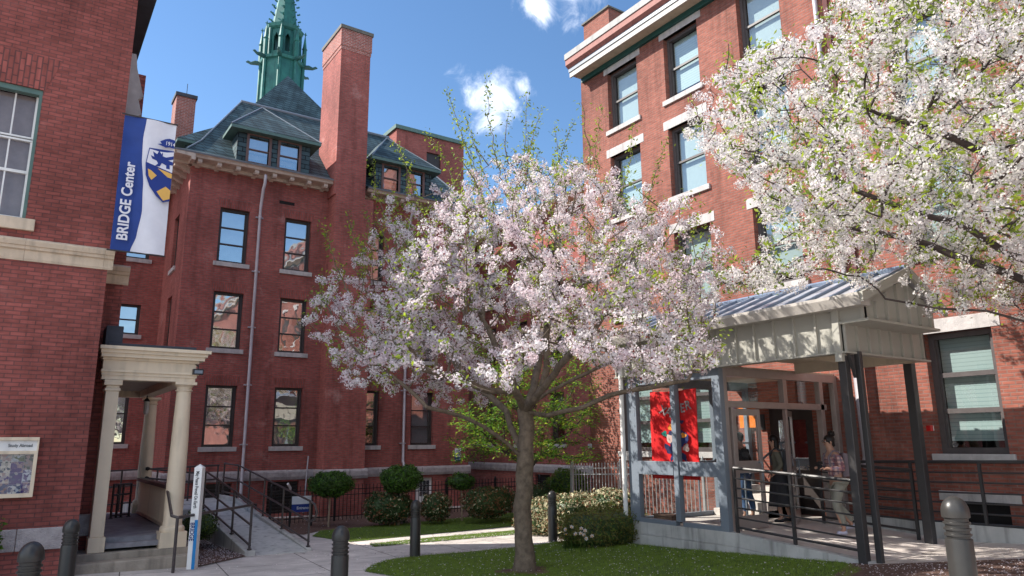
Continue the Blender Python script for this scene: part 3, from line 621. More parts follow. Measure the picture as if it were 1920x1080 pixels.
g=MB(); pf.box(g,lw[0]-.15,lw[1]+.14,lw[2]-.2,lw[2],-.06,.2); g.build('sill',stone_tan,w,bevel=.01)
def belt(mb,pl,U,z0,z1,pr,end=True):
    h=z1-z0
    prof=[(z0,.02),(z0,-.02),(z0+h*.10,-.035),(z0+h*.12,-.02),(z0+h*.45,-.03),(z0+h*.5,-pr*.55),(z0+h*.62,-pr*.62),(z0+h*.64,-pr*.8),(z0+h*.82,-pr),(z0+h*.86,-pr),(z1,-.01),(z1,.02)]
    mb.poly_prism([pl.P(U[0],a,b) for a,b in prof],pl.u*(U[1]-U[0]))
mb=MB(); u=-14
while u<1.1:
    v=min(u+1.15,1.1); belt(mb,pf,(u+.002,v-.002),5.24,5.62,.14); u=v
mb.build('belt_course',stone_tan,LB); mb=MB(); belt(mb,ps,(1.1,1.48),5.24,5.62,.14); mb.build('belt_course',stone_tan,LB)
mb=MB()
x=-14
while x<1.02:
    v=min(x+.62+.2*random.random(),1.04); 
    if 1.04-v<.2: v=1.04
    pf.box(mb,x+.003,v-.003,.66,.99,-.05,.02); x=v
mb.build('foundation',stone_rock,LB,bevel=.012); mb=MB(); ps.box(mb,1.04,1.42,.72,1.07,-.22,.05); mb.build('foundation',stone_rock,LB,bevel=.012)
mb=MB(); mb.box(-14.3,1.34,13.72,LY+.2,LT,LT+.12,0); mb.box(-14.4,1.37,13.66,LY+.3,LT+.12,LT+.3,1); mb.build('eave',[asphalt_roof,green_trim],LB)
mb=MB(); a=[Vector((-14.4,13.66,LT+.3)),Vector((1.37,13.66,LT+.3)),Vector((1.37,LY+.3,LT+.3)),Vector((-14.4,LY+.3,LT+.3))]; q=[Vector((-12.5,16.9,14.8)),Vector((-1.8,16.9,14.8))]
mb.quad(a[0],a[1],q[1],q[0],(0,0,1)); mb.quad(a[2],a[3],q[0],q[1],(0,0,1)); mb.add([a[1],a[2],q[1]],[(0,1,2)]); mb.add([a[3],a[0],q[0]],[(0,1,2)]); mb.build('roof',slate_m,LB)  # roof out of view, its ridge raised to shade the cherry's left side
mb=MB(); mb.poly_prism([ps.P(1.02,z,0) - Vector((0,-.0,0)) + Vector((dx,0,0)) for dx,z in ((0,8.3),(.24,8.3),(.24,8.6),(.36,8.7),(.28,9.0),(.36,9.08),(.2,9.65),(.16,9.95),(0,9.95))],(0,-.12,0)); mb.build('coping',stone,LB)
# ================================================================ CHAPEL SPIRE, far behind
SP=ony(527,150,45); sx,sy=SP.x,SP.y
S=thing('church_spire','green copper octagonal spire with pinnacles rising behind the slate roof','spire',(sx,sy,0))
def zpx(px,py): return ony(px,py,sy-1.2).z
zl=zpx(525,103); zc=zpx(520,42); k8=PI/8
mb=MB(); mb.lathe([(1.46,12),(1.30,zl-.15),(1.46,zl-.1),(1.5,zl+.08),(1.35,zl+.12)],(sx,sy,0),8,0,k8)
for j in range(8):
    a=k8+j*PI/4; c=Vector((sx+1.36*math.cos(a),sy+1.36*math.sin(a),0)); mb.tube([c+Vector((0,0,12)),c+Vector((0,0,zl+.15))],.12,6)
mb.build('shaft',copper,S)
# open lantern
mb=MB(); r1=1.04
for j in range(8):
    a0=k8+j*PI/4;a1=a0+PI/4; p0=Vector((sx+r1*math.cos(a0),sy+r1*math.sin(a0),0));p1=Vector((sx+r1*math.cos(a1),sy+r1*math.sin(a1),0)); d=(p1-p0); L=d.length; d.normalize(); n=Vector((math.cos((a0+a1)/2),math.sin((a0+a1)/2),0))
    lp=Plane(p0,d,n); h0_=zl+.1;h1_=zc-.05
    lp.wall(mb,(0,L),(h0_,h1_),[(L*.3,L*.7,h0_+.45,h1_-.35)],.12)
    mb.poly_prism([lp.P(L*.3,h1_-.62,-.01),lp.P(L*.3,h1_-.34,-.01),lp.P(L*.5,h1_-.34,-.01)],-n*.12); mb.poly_prism([lp.P(L*.7,h1_-.62,-.01),lp.P(L*.7,h1_-.34,-.01),lp.P(L*.5,h1_-.34,-.01)],-n*.12)
    mb.tube([p0+n*.05+Vector((0,0,h0_)),p0+n*.05+Vector((0,0,h1_))],.1,6)
mb.build('lantern',copper,S)
mb=MB(); mb.lathe([(.55,zl+.1),(.55,zc)],(sx,sy,0),8); mb.build('lantern_core',copper_dark,S)
mb=MB(); mb.lathe([(1.08,zc-.1),(1.24,zc),(1.3,zc+.22),(.98,zc+.28),(.86,zc+.3),(.32,zc+4.2),(.08,zc+7.2)],(sx,sy,0),8,0,k8)
for j in range(8):
    a=k8+j*PI/4
    for q in range(11):
        t=q/12; r_=.88*(1-t*.92)+.02; z_=zc+.45+t*6.6; c=Vector((sx+r_*math.cos(a),sy+r_*math.sin(a),z_)); o=Vector((math.cos(a),math.sin(a),0))
        mb.tube([c,c+o*.13+Vector((0,0,.02)),c+o*.19+Vector((0,0,.08))],[.06,.055,.07],5)
mb.build('steeple',copper,S)
for j in range(8):
    a=k8+j*PI/4; o=Vector((math.cos(a),math.sin(a),0)); c=Vector((sx,sy,0))+o*1.4; g=MB()
    zt=zl+1.25; g.lathe([(.15,zl),(.15,zt),(.2,zt+.03),(.14,zt+.1),(.035,zt+.95)],c,6)
    g.tube([c+Vector((0,0,zt+.9)),c+Vector((0,0,zt+1.3))],.03,5); g.tube([c+Vector((-.11,0,zt+1.14)),c+Vector((.11,0,zt+1.14))],.028,5); g.tube([c+Vector((0,-.11,zt+1.14)),c+Vector((0,.11,zt+1.14))],.028,5)
    g.build('pinnacle',copper,S)
    g=MB(); c2=Vector((sx,sy,zl-.05))+o*1.38; g.tube([c2,c2+o*.35+Vector((0,0,.02)),c2+o*.62+Vector((0,0,-.04)),c2+o*.82+Vector((0,0,.06)),c2+o*.92+Vector((0,0,.02))],[.15,.16,.1,.09,.04],6); g.build('gargoyle',copper_dark,S)
# ================================================================ text
def text(body,size,mat,parent,P,ux,uz,name='lettering',ext=.002,align='LEFT',sx=1,bold=0):
    cu=bpy.data.curves.new('t','FONT'); cu.body=body; cu.size=size; cu.extrude=ext; cu.align_x=align; cu.offset=bold
    o=bpy.data.objects.new('t',cu); scene.collection.objects.link(o)
    dg=bpy.context.evaluated_depsgraph_get(); me=bpy.data.meshes.new_from_object(o.evaluated_get(dg)); bpy.data.objects.remove(o)
    ux=Vector(ux).normalized(); uz=Vector(uz).normalized(); n=ux.cross(uz); P=Vector(P); off=root_of(parent)
    for v in me.vertices:
        v.co=P+ux*v.co.x*sx+uz*v.co.y+n*v.co.z-off
    me.name=name; me.materials.clear(); me.materials.append(mat)
    o=bpy.data.objects.new(name,me); scene.collection.objects.link(o); o.parent=parent; return o
navy=plain('navy',(.012,.035,.22),.6,var=.05); white_p=plain('white_print',(.72,.72,.78),.6,var=.04); gold=plain('gold',(.72,.42,.10),.6,var=.05); ink=plain('ink_blue',(.02,.035,.16),.6)
# ================================================================ PORTICO
PO=thing('portico','cream classical porch with columns and plank floor against the left brick building','porch',(2,14.6,gz(2,14.6)))
mb=MB()
def column(mb,x,y,zb,zt,r,k=28):
    mb.box(x-r*1.42,x+r*1.42,y-r*1.42,y+r*1.42,zb,zb+.26)
    h=zt-zb
    mb.lathe([(r*1.32,zb+.26),(r*1.36,zb+.30),(r*1.3,zb+.34),(r*1.1,zb+.36),(r*1.03,zb+.4),(r*1.02,zb+h*.35),(r*.97,zb+h*.6),(r*.82,zt-.2),(r*.82,zt-.17),(r*.95,zt-.16),(r*.95,zt-.14),(r*.84,zt-.13),(r*.86,zt-.09),(r*1.12,zt-.05),(r*1.12,zt-.045)],(x,y,0),k)
    mb.box(x-r*1.2,x+r*1.2,y-r*1.2,y+r*1.2,zt-.05,zt)
for n_,(x,y,zb) in enumerate(((2.55,14.72,.47),(2.72,19.85,.62))):
    g=MB(); column(g,x,y,zb,3.4,.155); g.build('column',cream,PO,smooth=True)
g=MB(); g.poly_prism([(1.33,14.6,.78),(1.60,14.6,.78),(1.42,14.6,3.2),(1.17,14.6,3.2)],(0,.26,0)) if False else g.box(1.25,1.46,14.6,14.9,.72,3.2); g.box(1.23,1.49,14.57,14.9,.47,.72); g.box(1.23,1.48,14.58,14.9,3.2,3.25); g.box(1.25,1.46,14.6,14.9,3.25,3.3); g.box(1.21,1.50,14.56,14.9,3.3,3.398); g.build('pilaster',cream,PO,bevel=.01)
# entablature
mb=MB()
for z1_,z2_,o_ in ((3.4,3.475,0),(3.475,3.53,.02),(3.53,3.575,.05),(3.575,3.745,.0),(3.745,3.79,.04),(3.79,3.86,.12),(3.86,3.92,.16),(3.92,3.98,.21)):
    X0,X1,Y0,Y1=1.16-o_*.4,2.70+o_,14.56-o_,20.1+o_; w_=.26
    mb.box(X0,X1,Y0,Y0+w_+o_,z1_,z2_); mb.box(X1-w_-o_,X1,Y0+w_+o_,Y1-w_-o_,z1_,z2_); mb.box(1.42,X1,Y1-w_-o_,Y1,z1_,z2_)
mb.build('entablature',cream,PO)
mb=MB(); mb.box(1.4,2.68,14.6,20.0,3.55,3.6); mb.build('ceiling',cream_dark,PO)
mb=MB(); mb.box(1.2,2.66,14.45,20.2,3.985,4.04); mb.box(1.15,1.42,14.5,15.1,3.98,4.35); mb.build('roof',asphalt_roof,PO,bevel=.01)
mb=MB(); mb.box(1.4,2.62,14.85,20.1,.60,.68); mb.box(1.5,2.42,14.62,14.85,.52,.6); mb.build('floor',porch_floor,PO)
mb=MB(); mb.box(1.0,2.95,14.5,20.1,.1,.47); mb.build('base',step_stone,PO,bevel=.02)
mb=MB(); mb.box(.95,2.85,14.2,14.5,.05,.36); mb.build('step',step_stone,PO,bevel=.02)
mb=MB()
y=15.0
while y<19.7: mb.box(2.60,2.64,y,y+.055,.72,1.42); y+=.095
mb.box(2.57,2.67,14.9,19.75,.70,.76)
mb.build('baluster_panel',cream,PO)
mb=MB(); mb.box(2.55,2.70,14.9,19.75,1.42,1.49); mb.build('cap_rail',rail_paint,PO)
# porch lantern
g=MB(); x,y=1.9,17.2
LT_=thing('porch_lantern','small pale glass lantern hanging under the porch ceiling','lantern',(2.5,19.0,2.9))
g=MB(); g.tube([(2.5,19,3.55),(2.5,19,3.32)],.012,6); g.lathe([(.02,3.34),(.07,3.28),(.075,3.26)],(2.5,19,0),12); g.build('bracket',black_iron,LT_)
g=MB(); g.lathe([(.06,3.26),(.055,3.0),(.03,2.96)],(2.5,19,0),12); g.build('shade',shade,LT_)
# flood light
q=ony(372,697,14.4); FL=thing('flood_light','black box floodlight fixed below the right end of the porch cornice','light',q)
g=MB(); g.box(q.x-.09,q.x+.09,q.y-.02,q.y+.1,q.z-.05,q.z+.05); g.tube([(q.x,q.y+.05,q.z+.05),(q.x,q.y+.05,q.z+.12),(q.x-.03,q.y+.12,q.z+.14),(2.75,14.6,q.z+.12)],.012,6); g.build('housing',black_iron,FL,bevel=.01)
g=MB(); g.box(q.x-.07,q.x+.07,q.y-.026,q.y-.021,q.z-.035,q.z+.025); g.build('lens',metal_grey,FL)
# ================================================================ ENTRANCE RAMP (left) and its rails
RP=thing('ramp','sloping concrete ramp with kerbs leading up to the porch','ramp',(4.7,18,gz(4.7,15.3)))
mb=MB(); z0=gz(4.6,15.2)
mb.poly_prism([(4.22,15.2,z0+.01),(4.22,21.5,.70),(4.22,21.5,-.3),(4.22,15.2,-.3)],(1.02,0,0)); mb.box(2.72,5.24,21.5,23.5,-.3,.70); mb.box(2.72,4.2,19.9,21.5,-.3,.68)
mb.build('slab',concrete_wall,RP)
g=MB(); g.poly_prism([(4.0,15.25,z0+.10),(4.0,19.9,.70),(4.0,19.9,-.3),(4.0,15.25,-.3)],(.21,0,0)); g.build('kerb',concrete_wall,RP,bevel=.015)
g=MB(); g.poly_prism([(5.25,15.3,z0+.05),(5.25,21.5,.80),(5.25,23.4,.80),(5.25,23.4,-.3),(5.25,15.3,-.3)],(.12,0,0)); g.build('kerb',concrete_wall,RP,bevel=.015)
def rail(name,label,path,h,bars,posts,r=.022,pr=.024,loop=None,cat='railing',group='brown metal handrails of the ramp'):
    T=thing(name,label,cat,path[0],group)
    pts=[Vector(p) for p in path]
    for k,dz in enumerate(bars):
        g=MB(); g.tube([p+Vector((0,0,dz)) for p in pts],r,8); g.build('top_rail' if k==0 else 'bar',rail_paint,T,smooth=True)
    seg=[(pts[i+1]-pts[i]).length for i in range(len(pts)-1)]; tot=sum(seg)
    for t in posts:
        d=t*tot;i=0
        while i<len(seg)-1 and d>seg[i]: d-=seg[i];i+=1
        p=pts[i].lerp(pts[i+1],min(1,d/seg[i])); g=MB(); g.tube([p+Vector((0,0,-.06)),p+Vector((0,0,bars[0]))],pr,8); g.lathe([(pr*2,-.01),(pr*2,.012)],p,10); g.build('post',rail_paint,T,smooth=True)
    return T
zl_=lambda y:z0+.01+(y-15.2)/(21.5-15.2)*(.70-z0-.01)
RG='brown metal handrails around the porch ramp'
t=rail('ramp_railing','brown pipe railing along the outer right side of the ramp, nearest the small trees',[(5.31,15.35,zl_(15.35)+.05),(5.31,21.5,.78),(5.31,23.2,.8)],.9,(.9,.5,.1),(.004,.24,.44,.62,.78,.99),group=RG)
g=MB(); a=Vector((5.31,15.35,zl_(15.35)+.05)); g.tube([a+Vector((0,0,.9)),a+Vector((.05,-.12,.84)),a+Vector((.09,-.17,.68)),a+Vector((.05,-.12,.54)),a+Vector((0,0,.5))],.024,8); g.build('loop',rail_paint,t,smooth=True)
t=rail('ramp_railing','brown pipe railing along the inner left side of the ramp beside the gravel bed',[(4.1,15.28,z0+.12),(4.1,19.8,.72)],.9,(.88,.46,.08),(.006,.33,.66,.99),group=RG)
T=thing('handrail','bent brown pipe handrail in front of the white pole, running to the porch step','railing',(2.42,13.55,gz(2.4,13.5)),RG)
g=MB(); zt=1.06; g.tube([(4.1,15.28,z0+1.0),(4.05,15.15,z0+.98),(2.42,13.55,zt),(2.34,13.62,zt+.03),(2.42,14.7,1.44),(2.58,15.1,1.46)],.026,8); g.build('top_rail',rail_paint,T,smooth=True)
g=MB(); g.tube([(2.42,13.55,gz(2.4,13.5)-.05),(2.42,13.55,zt)],.026,8); g.build('post',rail_paint,T,smooth=True)
t=rail('landing_railing','dark pipe railing across the landing behind the porch columns',[(1.5,21.0,.66),(5.2,23.3,.7)],.9,(.95,.55,.12),(.01,.25,.5,.75,.99),group=RG)
t=rail('porch_gate','short dark barred gate standing between the back porch columns',[(1.95,18.6,.68),(2.35,18.9,.68)],.9,(.72,.5,.06),(.02,.3,.55,.98),group=RG)
t=rail('wall_handrail','pair of brown bars with round ends fixed to the rear porch column',[(2.74,19.6,1.42),(4.1,19.8,1.25)],.9,(.28,.06),(),group=RG)
g=MB(); 
for dz in (.28,.06): g.lathe([(.0,-.05),(.045,-.03),(.05,0),(.045,.03),(0,.05)],(2.74,19.6,1.42+dz),10)
g.build('end_ball',black_iron,t,smooth=True)
# ================================================================ WHITE FOUR-SIDED POLE
px_,py_=2.78,13.9; zb=gz(px_,py_); PP=thing('peace_pole','slim white and blue four-sided post with vertical lettering beside the porch','post',(px_,py_,zb)); hw=.068; ang=R(33)
ax_=Vector((math.cos(ang),-math.sin(ang),0)); bx_=Vector((math.sin(ang),math.cos(ang),0))   # ax: along the near face, bx: away
def pole(mb,z0,z1,m=0,e=0):
    c=Vector((px_,py_,0)); mb.obox(c-ax_*(hw+e)-bx_*(hw+e)+Vector((0,0,z0)),ax_*2*(hw+e),bx_*2*(hw+e),Vector((0,0,z1-z0)),m)
g=MB(); pole(g,zb-.1,1.86); c=Vector((px_,py_,0)); g.add([c-ax_*hw-bx_*hw+Vector((0,0,1.86)),c+ax_*hw-bx_*hw+Vector((0,0,1.86)),c+ax_*hw+bx_*hw+Vector((0,0,1.86)),c-ax_*hw+bx_*hw+Vector((0,0,1.86)),c+Vector((0,0,1.92))],[(0,1,4),(1,2,4),(2,3,4),(3,0,4)]); g.build('shaft',white,PP)
g=MB(); bl_=plain('signal_blue',(.01,.20,.50),.5,var=.04); 
f=c-bx_*(hw+.002); g.quad(f+ax_*.012+Vector((0,0,zb)),f+ax_*hw+Vector((0,0,zb)),f+ax_*hw+Vector((0,0,.98)),f+ax_*.012+Vector((0,0,.98)),-bx_); g.build('blue_panel',bl_,PP)
text('May Peace Prevail On Earth',.082,plain('ink',(.02,.02,.03),.6),PP,c-bx_*(hw+.003)-ax_*.03+Vector((0,0,1.80)),(0,0,-1),ax_,sx=.68,bold=.001)
text('BRIDGE',.105,ink,PP,c-bx_*(hw+.003)-ax_*.055+Vector((0,0,.94)),(0,0,-1),ax_,sx=.86,bold=.002)
# ================================================================ BOLLARDS
def bollard(px,py,D,label,h=None):
    q=atd(px,py,D); b=gz(q.x,q.y); 
    T=thing('bollard',label,'bollard',(q.x,q.y,b),'round-topped metal bollards'); r=.1; zt=q.z
    g=MB(); prof=[(r,b-.3),(r,zt-.34)]
    g.lathe(prof+[(r*.98,zt-.33)],(q.x,q.y,0),32); g.build('post',bollard_m,T,smooth=True)
    g=MB(); pr_=[(r*.86,zt-.33)]
    for i in range(3):
        z_=zt-.31+i*.045; pr_+=[(r*.86,z_),(r*1.0,z_+.004),(r*1.0,z_+.018),(r*.86,z_+.022)]
    pr_+=[(r*.86,zt-.165)]; g.lathe(pr_,(q.x,q.y,0),32); g.build('vent_rings',bollard_m,T,smooth=True)
    g=MB(); g.lathe([(r*.9,zt-.17),(r*1.02,zt-.165),(r*1.03,zt-.14)]+[(r*1.03*math.cos(a),zt-.125+.125*math.sin(a)) for a in [PI/2*i/9 for i in range(9)]]+[(.002,zt)],(q.x,q.y,0),32); g.build('dome',bollard_m,T,smooth=True)
    return T
bollard(640,985,8.4,'bollard at the left tip of the lawn, its base below the picture'); bollard(780,937,13.8,'slender dark bollard standing at the lawn edge on the near path'); bollard(1035,920,15.8,'dark bollard by the clipped hedge and daffodils'); bollard(1787,930,5.85,'large greenish bollard in the right foreground before the wall railing'); bollard(62,1015,6.4,'leftmost bollard, only its domed top in view by the left brick wall'); bollard(136,973,9.6,'dark bollard in front of the stone block left of the porch steps')
# ================================================================ GLASS ENTRANCE VESTIBULE with canopy
V=thing('entrance_vestibule','glazed entrance vestibule with cream panelled canopy and sloping metal roof','entrance',(12,8.9,gz(12,8.9)))
FZ=.65; pS=Plane((10.7,0,0),(0,1,0),(-1,0,0)); pF=Plane((0,8.9,0),(1,0,0),(0,-1,0))
zc0=gz(10.7,6.4)-.0
mb=MB(); mb.box(10.90,14.5,8.9,11.38,-.2,FZ); mb.poly_prism([(10.90,8.9,FZ),(10.90,6.35,zc0+.03),(10.90,6.35,-.2),(10.90,8.9,-.2)],(3.1,0,0)); mb.build('floor',concrete,V)
mb=MB(); pS.box(mb,8.72,11.4,-.2,.42,-.02,.2); mb.poly_prism([(10.68,8.72,.42),(10.68,6.35,zc0-.16),(10.68,6.35,-.2),(10.68,8.72,-.2)],(.22,0,0)); pS.box(mb,8.9,11.4,.435,.66,-.005,.2); mb.poly_prism([(10.695,8.9,.66),(10.695,6.35,zc0+.045),(10.695,6.35,zc0-.145),(10.695,8.9,.435)],(.205,0,0)); pS.box(mb,8.9,11.39,.415,.44,.012,.19); mb.poly_prism([(10.712,8.9,.44),(10.712,6.36,zc0-.14),(10.712,6.36,zc0-.165),(10.712,8.9,.415)],(.18,0,0)); mb.build('base_wall',concrete_wall,V)
# side wall frame
def frame(nm,mat,boxes,pl,par=V):
    g=MB(); 
    for b in boxes: pl.box(g,*b)
    return g.build(nm,mat,par,bevel=.004)
frame('side_frame',metal_grey,[(11.12,11.4,.66,3.6,-.0,.12),(10.02,10.14,.74,3.5,-.01,.12),(8.895,9.08,.66,3.6,0,.12),(9.08,9.98,.66,.74,.0,.12),(10.16,11.12,.66,.74,.0,.12),(9.08,9.98,1.6,1.86,-.005,.12),(10.16,11.12,1.6,1.86,-.005,.12),(9.08,9.98,3.4,3.6,.0,.12),(10.16,11.12,3.4,3.6,0,.12)],pS)
for a,b in ((9.08,9.98),(10.16,11.12)):
    for c_,d_ in ((.74,1.6),(1.86,3.4)):
        g=MB(); g.quad(pS.P(a,c_,.06),pS.P(b,c_,.06),pS.P(b,d_,.06),pS.P(a,d_,.06),pS.n); g.build('pane',glass_door,V)
# back wall frame (towards the hedge)
pB=Plane((0,11.3,0),(1,0,0),(0,1,0)); frame('back_frame',metal_grey,[(11.95,12.07,.66,3.6,0,.1),(13.2,13.32,.66,3.6,0,.1),(14.38,14.5,.66,3.6,0,.1),(10.8,14.38,.66,.74,0,.1),(10.8,14.38,1.6,1.82,0,.1),(10.8,14.38,3.4,3.6,0,.1)],pB)
for a,b in ((10.8,11.95),(12.07,13.2),(13.32,14.38)):
    g=MB(); g.quad(pB.P(a,.74,.05),pB.P(b,.74,.05),pB.P(b,3.4,.05),pB.P(a,3.4,.05),pB.n); g.build('pane',glass_door,V)
# front frame and doors
frame('front_frame',metal_pink,[(10.72,10.92,FZ,3.6,0,.14),(10.92,14.05,2.86,2.98,0,.12),(10.92,14.5,3.44,3.6,0,.12),(12.62,12.74,2.98,3.44,0,.12),(13.85,13.97,FZ,3.44,0,.12),(14.38,14.5,FZ,3.44,0,.12),(11.0,11.06,FZ,2.86,.0,.1),(12.66,12.72,FZ,2.86,.02,.1),(13.97,14.38,1.85,2.2,.02,.1),(13.97,14.38,.66,.9,.02,.1)],pF)
for a,b,c_,d_ in ((10.92,12.62,2.98,3.44),(12.74,13.85,2.98,3.44),(13.97,14.38,2.2,3.44),(13.97,14.38,.9,1.85)):
    g=MB(); g.quad(pF.P(a,c_,.06),pF.P(b,c_,.06),pF.P(b,d_,.06),pF.P(a,d_,.06),pF.n); g.build('pane',glass_door,V)
def leaf(u0,u1,hinge,ang,lab):
    o=pF.P(hinge,0,.05); d=Vector((math.cos(ang),math.sin(ang),0)); w=u1-u0; n=Vector((d.y,-d.x,0)); q=Plane(o,d,n)
    D=frame('door',metal_pink,[(0,.09,FZ+.02,2.84,-.02,.03),(w-.09,w,FZ+.02,2.84,-.02,.03),(.09,w-.09,2.72,2.84,-.02,.03),(.09,w-.09,FZ+.02,.9,-.02,.03),(.09,w-.09,1.66,1.88,-.02,.03)],q)
    D['label']=lab
    for c_,d_ in ((.9,1.66),(1.88,2.72)):
        g=MB(); g.quad(q.P(.09,c_,0),q.P(w-.09,c_,0),q.P(w-.09,d_,0),q.P(.09,d_,0),n); g.build('pane',glass_door,D)
    g=MB(); g.tube([q.P(w-.14,1.5,-.02),q.P(w-.14,1.5,-.09),q.P(w-.14,1.85,-.09),q.P(w-.14,1.85,-.02)],.014,8); g.build('handle',metal_grey,D)
    return D
leaf(11.06,11.86,11.06,R(0),'closed left door leaf'); leaf(11.9,12.7,12.70,R(28),'open right door leaf')
# canopy
GZ0,GZ1=3.6,4.05
def panel_band(pl,U,z0,z1,step,nm,mat=canopy_m,par=V,rib=.045):
    g=MB(); pl.box(g,U[0],U[1],z0,z1,0,.06)
    u=U[0]+.02
    while u<U[1]: pl.box(g,u,u+.035,z0+.012,z1,-rib,0); u+=step
    pl.box(g,U[0]-.02,U[1]+.02,z0-.02,z0+.012,-rib-.02,.08)
    return g.build(nm,mat,par)
panel_band(Plane((10.64,0,0),(0,1,0),(-1,0,0)),(6.35,11.6),3.6,4.28,.40,'side_fascia')
panel_band(Plane((0,6.35,0),(1,0,0),(0,-1,0)),(10.64,13.2),3.6,4.1,.34,'front_fascia')
panel_band(Plane((0,11.6,0),(1,0,0),(0,1,0)),(10.64,14.5),3.6,4.28,.40,'back_fascia')
# gable front, projecting
pG=Plane((0,5.95,0),(1,0,0),(0,-1,0)); g=MB(); RX,RZ=11.88,4.94; GX=12.78
g.poly_prism([(10.62,5.95,4.08),(GX,5.95,4.08),(GX,5.95,4.40),(RX,5.95,RZ-.05),(10.62,5.95,4.40)],(0,.06,0))
x=10.9
while x<GX-.1:
    zt=4.40+(RZ-.05-4.40)*max(0,1-abs(x+.02-RX)/(GX-RX+.05)); g.box(x,x+.035,5.90,5.95,4.1,zt-.03); x+=.34
g.box(10.6,GX+.04,5.88,6.36,4.04,4.08); g.build('gable',canopy_m,V)
mb=MB(); mb.box(10.64,10.70,5.95,6.35,4.08,4.3); mb.build('side_return',canopy_m,V)
mb=MB(); mb.box(13.14,13.2,6.35,8.9,3.6,4.1); mb.build('side_return',canopy_m,V)
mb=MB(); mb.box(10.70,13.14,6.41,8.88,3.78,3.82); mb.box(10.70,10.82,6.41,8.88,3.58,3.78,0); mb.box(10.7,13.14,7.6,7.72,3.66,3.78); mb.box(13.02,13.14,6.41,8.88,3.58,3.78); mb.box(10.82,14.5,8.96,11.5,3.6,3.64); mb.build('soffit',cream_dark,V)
roofm=plain('standing_seam',(.66,.68,.74),.32,metal=.5,var=.06,scale=1)
seamm=plain('seam_blue',(.20,.25,.34),.4,metal=.3)
g=MB(); e0,e1=10.38,12.98; ze=4.42
def sl(a,b,z1_,z2_,m=0,t=.03): g.poly_prism([(a,5.85,z1_),(b,5.85,z2_),(b,5.85,z2_-t),(a,5.85,z1_-t)],(0,6.0,0),m)
sl(e0,RX,ze,RZ+.06); sl(RX,e1,RZ+.06,ze)
g.build('roof',roofm,V)
y=5.9; k=0
g=MB()
while y<11.8:
    for a,za,b,zb_ in ((e0+.02,ze,RX,RZ+.06),(e1-.02,ze,RX,RZ+.06)):
        g.poly_prism([(a,y,za),(b,y,zb_),(b,y,zb_+.055),(a,y,za+.055)],(0,.045,0))
    y+=.42
g.tube([(RX,5.85,RZ+.09),(RX,11.85,RZ+.09)],.05,6); g.build('roof_seams',seamm,V)
g=MB(); g.poly_prism([(10.64,5.85,4.26),(10.40,5.85,4.26),(10.34,5.85,4.40),(10.34,5.85,4.45),(10.37,5.85,4.45),(10.42,5.85,4.40),(10.64,5.85,4.40)],(0,6.0,0)); g.build('gutter',soffit_edge,V)
g=MB(); g.poly_prism([(e0,5.80,ze+.03),(RX,5.80,RZ+.09),(RX,5.80,RZ-.06),(e0,5.80,ze-.12)],(0,.06,0)); g.poly_prism([(e1,5.80,ze+.03),(RX,5.80,RZ+.09),(RX,5.80,RZ-.06),(e1,5.80,ze-.12)],(0,.06,0)); g.build('rake',canopy_m,V)
# posts: paired dark steel sections
for nm,x,y,w,z1_,zlow in (('post',10.72,6.42,.13,4.2,0),('post',10.94,6.30,.09,3.62,0),('post',13.30,6.72,.15,3.75,0),('post',13.46,6.80,.07,3.6,0)):
    g=MB(); zb=gz(x,y)-.05; g.box(x-w/2,x+w/2,y-w/2,y+w/2,zb,z1_ if x!=10.72 else 3.55); g.build(nm,metal_dark,V,bevel=.008)
g=MB(); g.box(10.58,10.715,6.36,6.48,3.45,4.28); g.build('post_cover',canopy_m,V,bevel=.008)
for x,y in ((10.85,6.36),(13.42,6.76)):
    g=MB(); g.poly_prism([(x-.02,y-.06,3.56),(x-.14,y-.06,3.56),(x-.02,y-.06,3.2)],(0,.05,0)); g.build('brace',metal_dark,V)
g=MB(); g.tube([(10.62,11.46,.1),(10.62,11.46,4.2)],.05,10); g.tube([(10.62,11.46,.28),(10.60,11.46,.02)],.065,10); g.build('downpipe',white,V,smooth=True)
# inside: steps up to the building and their rails
mb=MB()
for i in range(4): mb.box(13.0+i*.3,14.45,10.0,11.2,FZ,FZ+.15*(i+1))
mb.build('inner_steps',concrete,V,bevel=.01)
for y in (9.98,11.22):
    g=MB(); g.tube([(12.6,y,FZ),(12.6,y,FZ+.9),(13.9,y,FZ+1.55),(14.4,y,FZ+1.55)],.022,8); g.tube([(13.9,y,FZ+.6),(13.9,y,FZ+1.55)],.02,8); g.build('inner_handrail',metal_grey,V,smooth=True)
# posters and notices inside
for nm,x,y0,y1,z0_,z1_,m in (('purple_poster',14.44,11.6,12.0,2.0,3.2,plain('purple',(.16,.08,.22),.6)),('orange_notice',14.42,11.0,11.45,2.55,3.05,plain('orange',(.75,.20,.02),.6)),('grey_notice',14.45,10.78,10.92,2.5,2.85,metal_dark)):
    T=thing(nm,{'purple_poster':'tall purple poster on the brick inside the vestibule','orange_notice':'orange notice on the brick wall inside the vestibule','grey_notice':'small grey intercom plate on the brick inside the vestibule'}[nm],'sign',(x,(y0+y1)/2,z0_)); g=MB(); g.box(x,x+.04,y0,y1,z0_,z1_); g.build('panel',m,T)
# box on the vestibule floor
T=thing('cardboard_box','low brown box on the vestibule floor by the side glass','box',(11.1,10.75,FZ)); g=MB(); g.box(10.95,11.25,10.5,11.0,FZ,FZ+.13); g.box(10.93,11.27,10.48,11.02,FZ+.13,FZ+.16); g.build('carton',plain('box_brown',(.12,.07,.05),.8),T,bevel=.006)
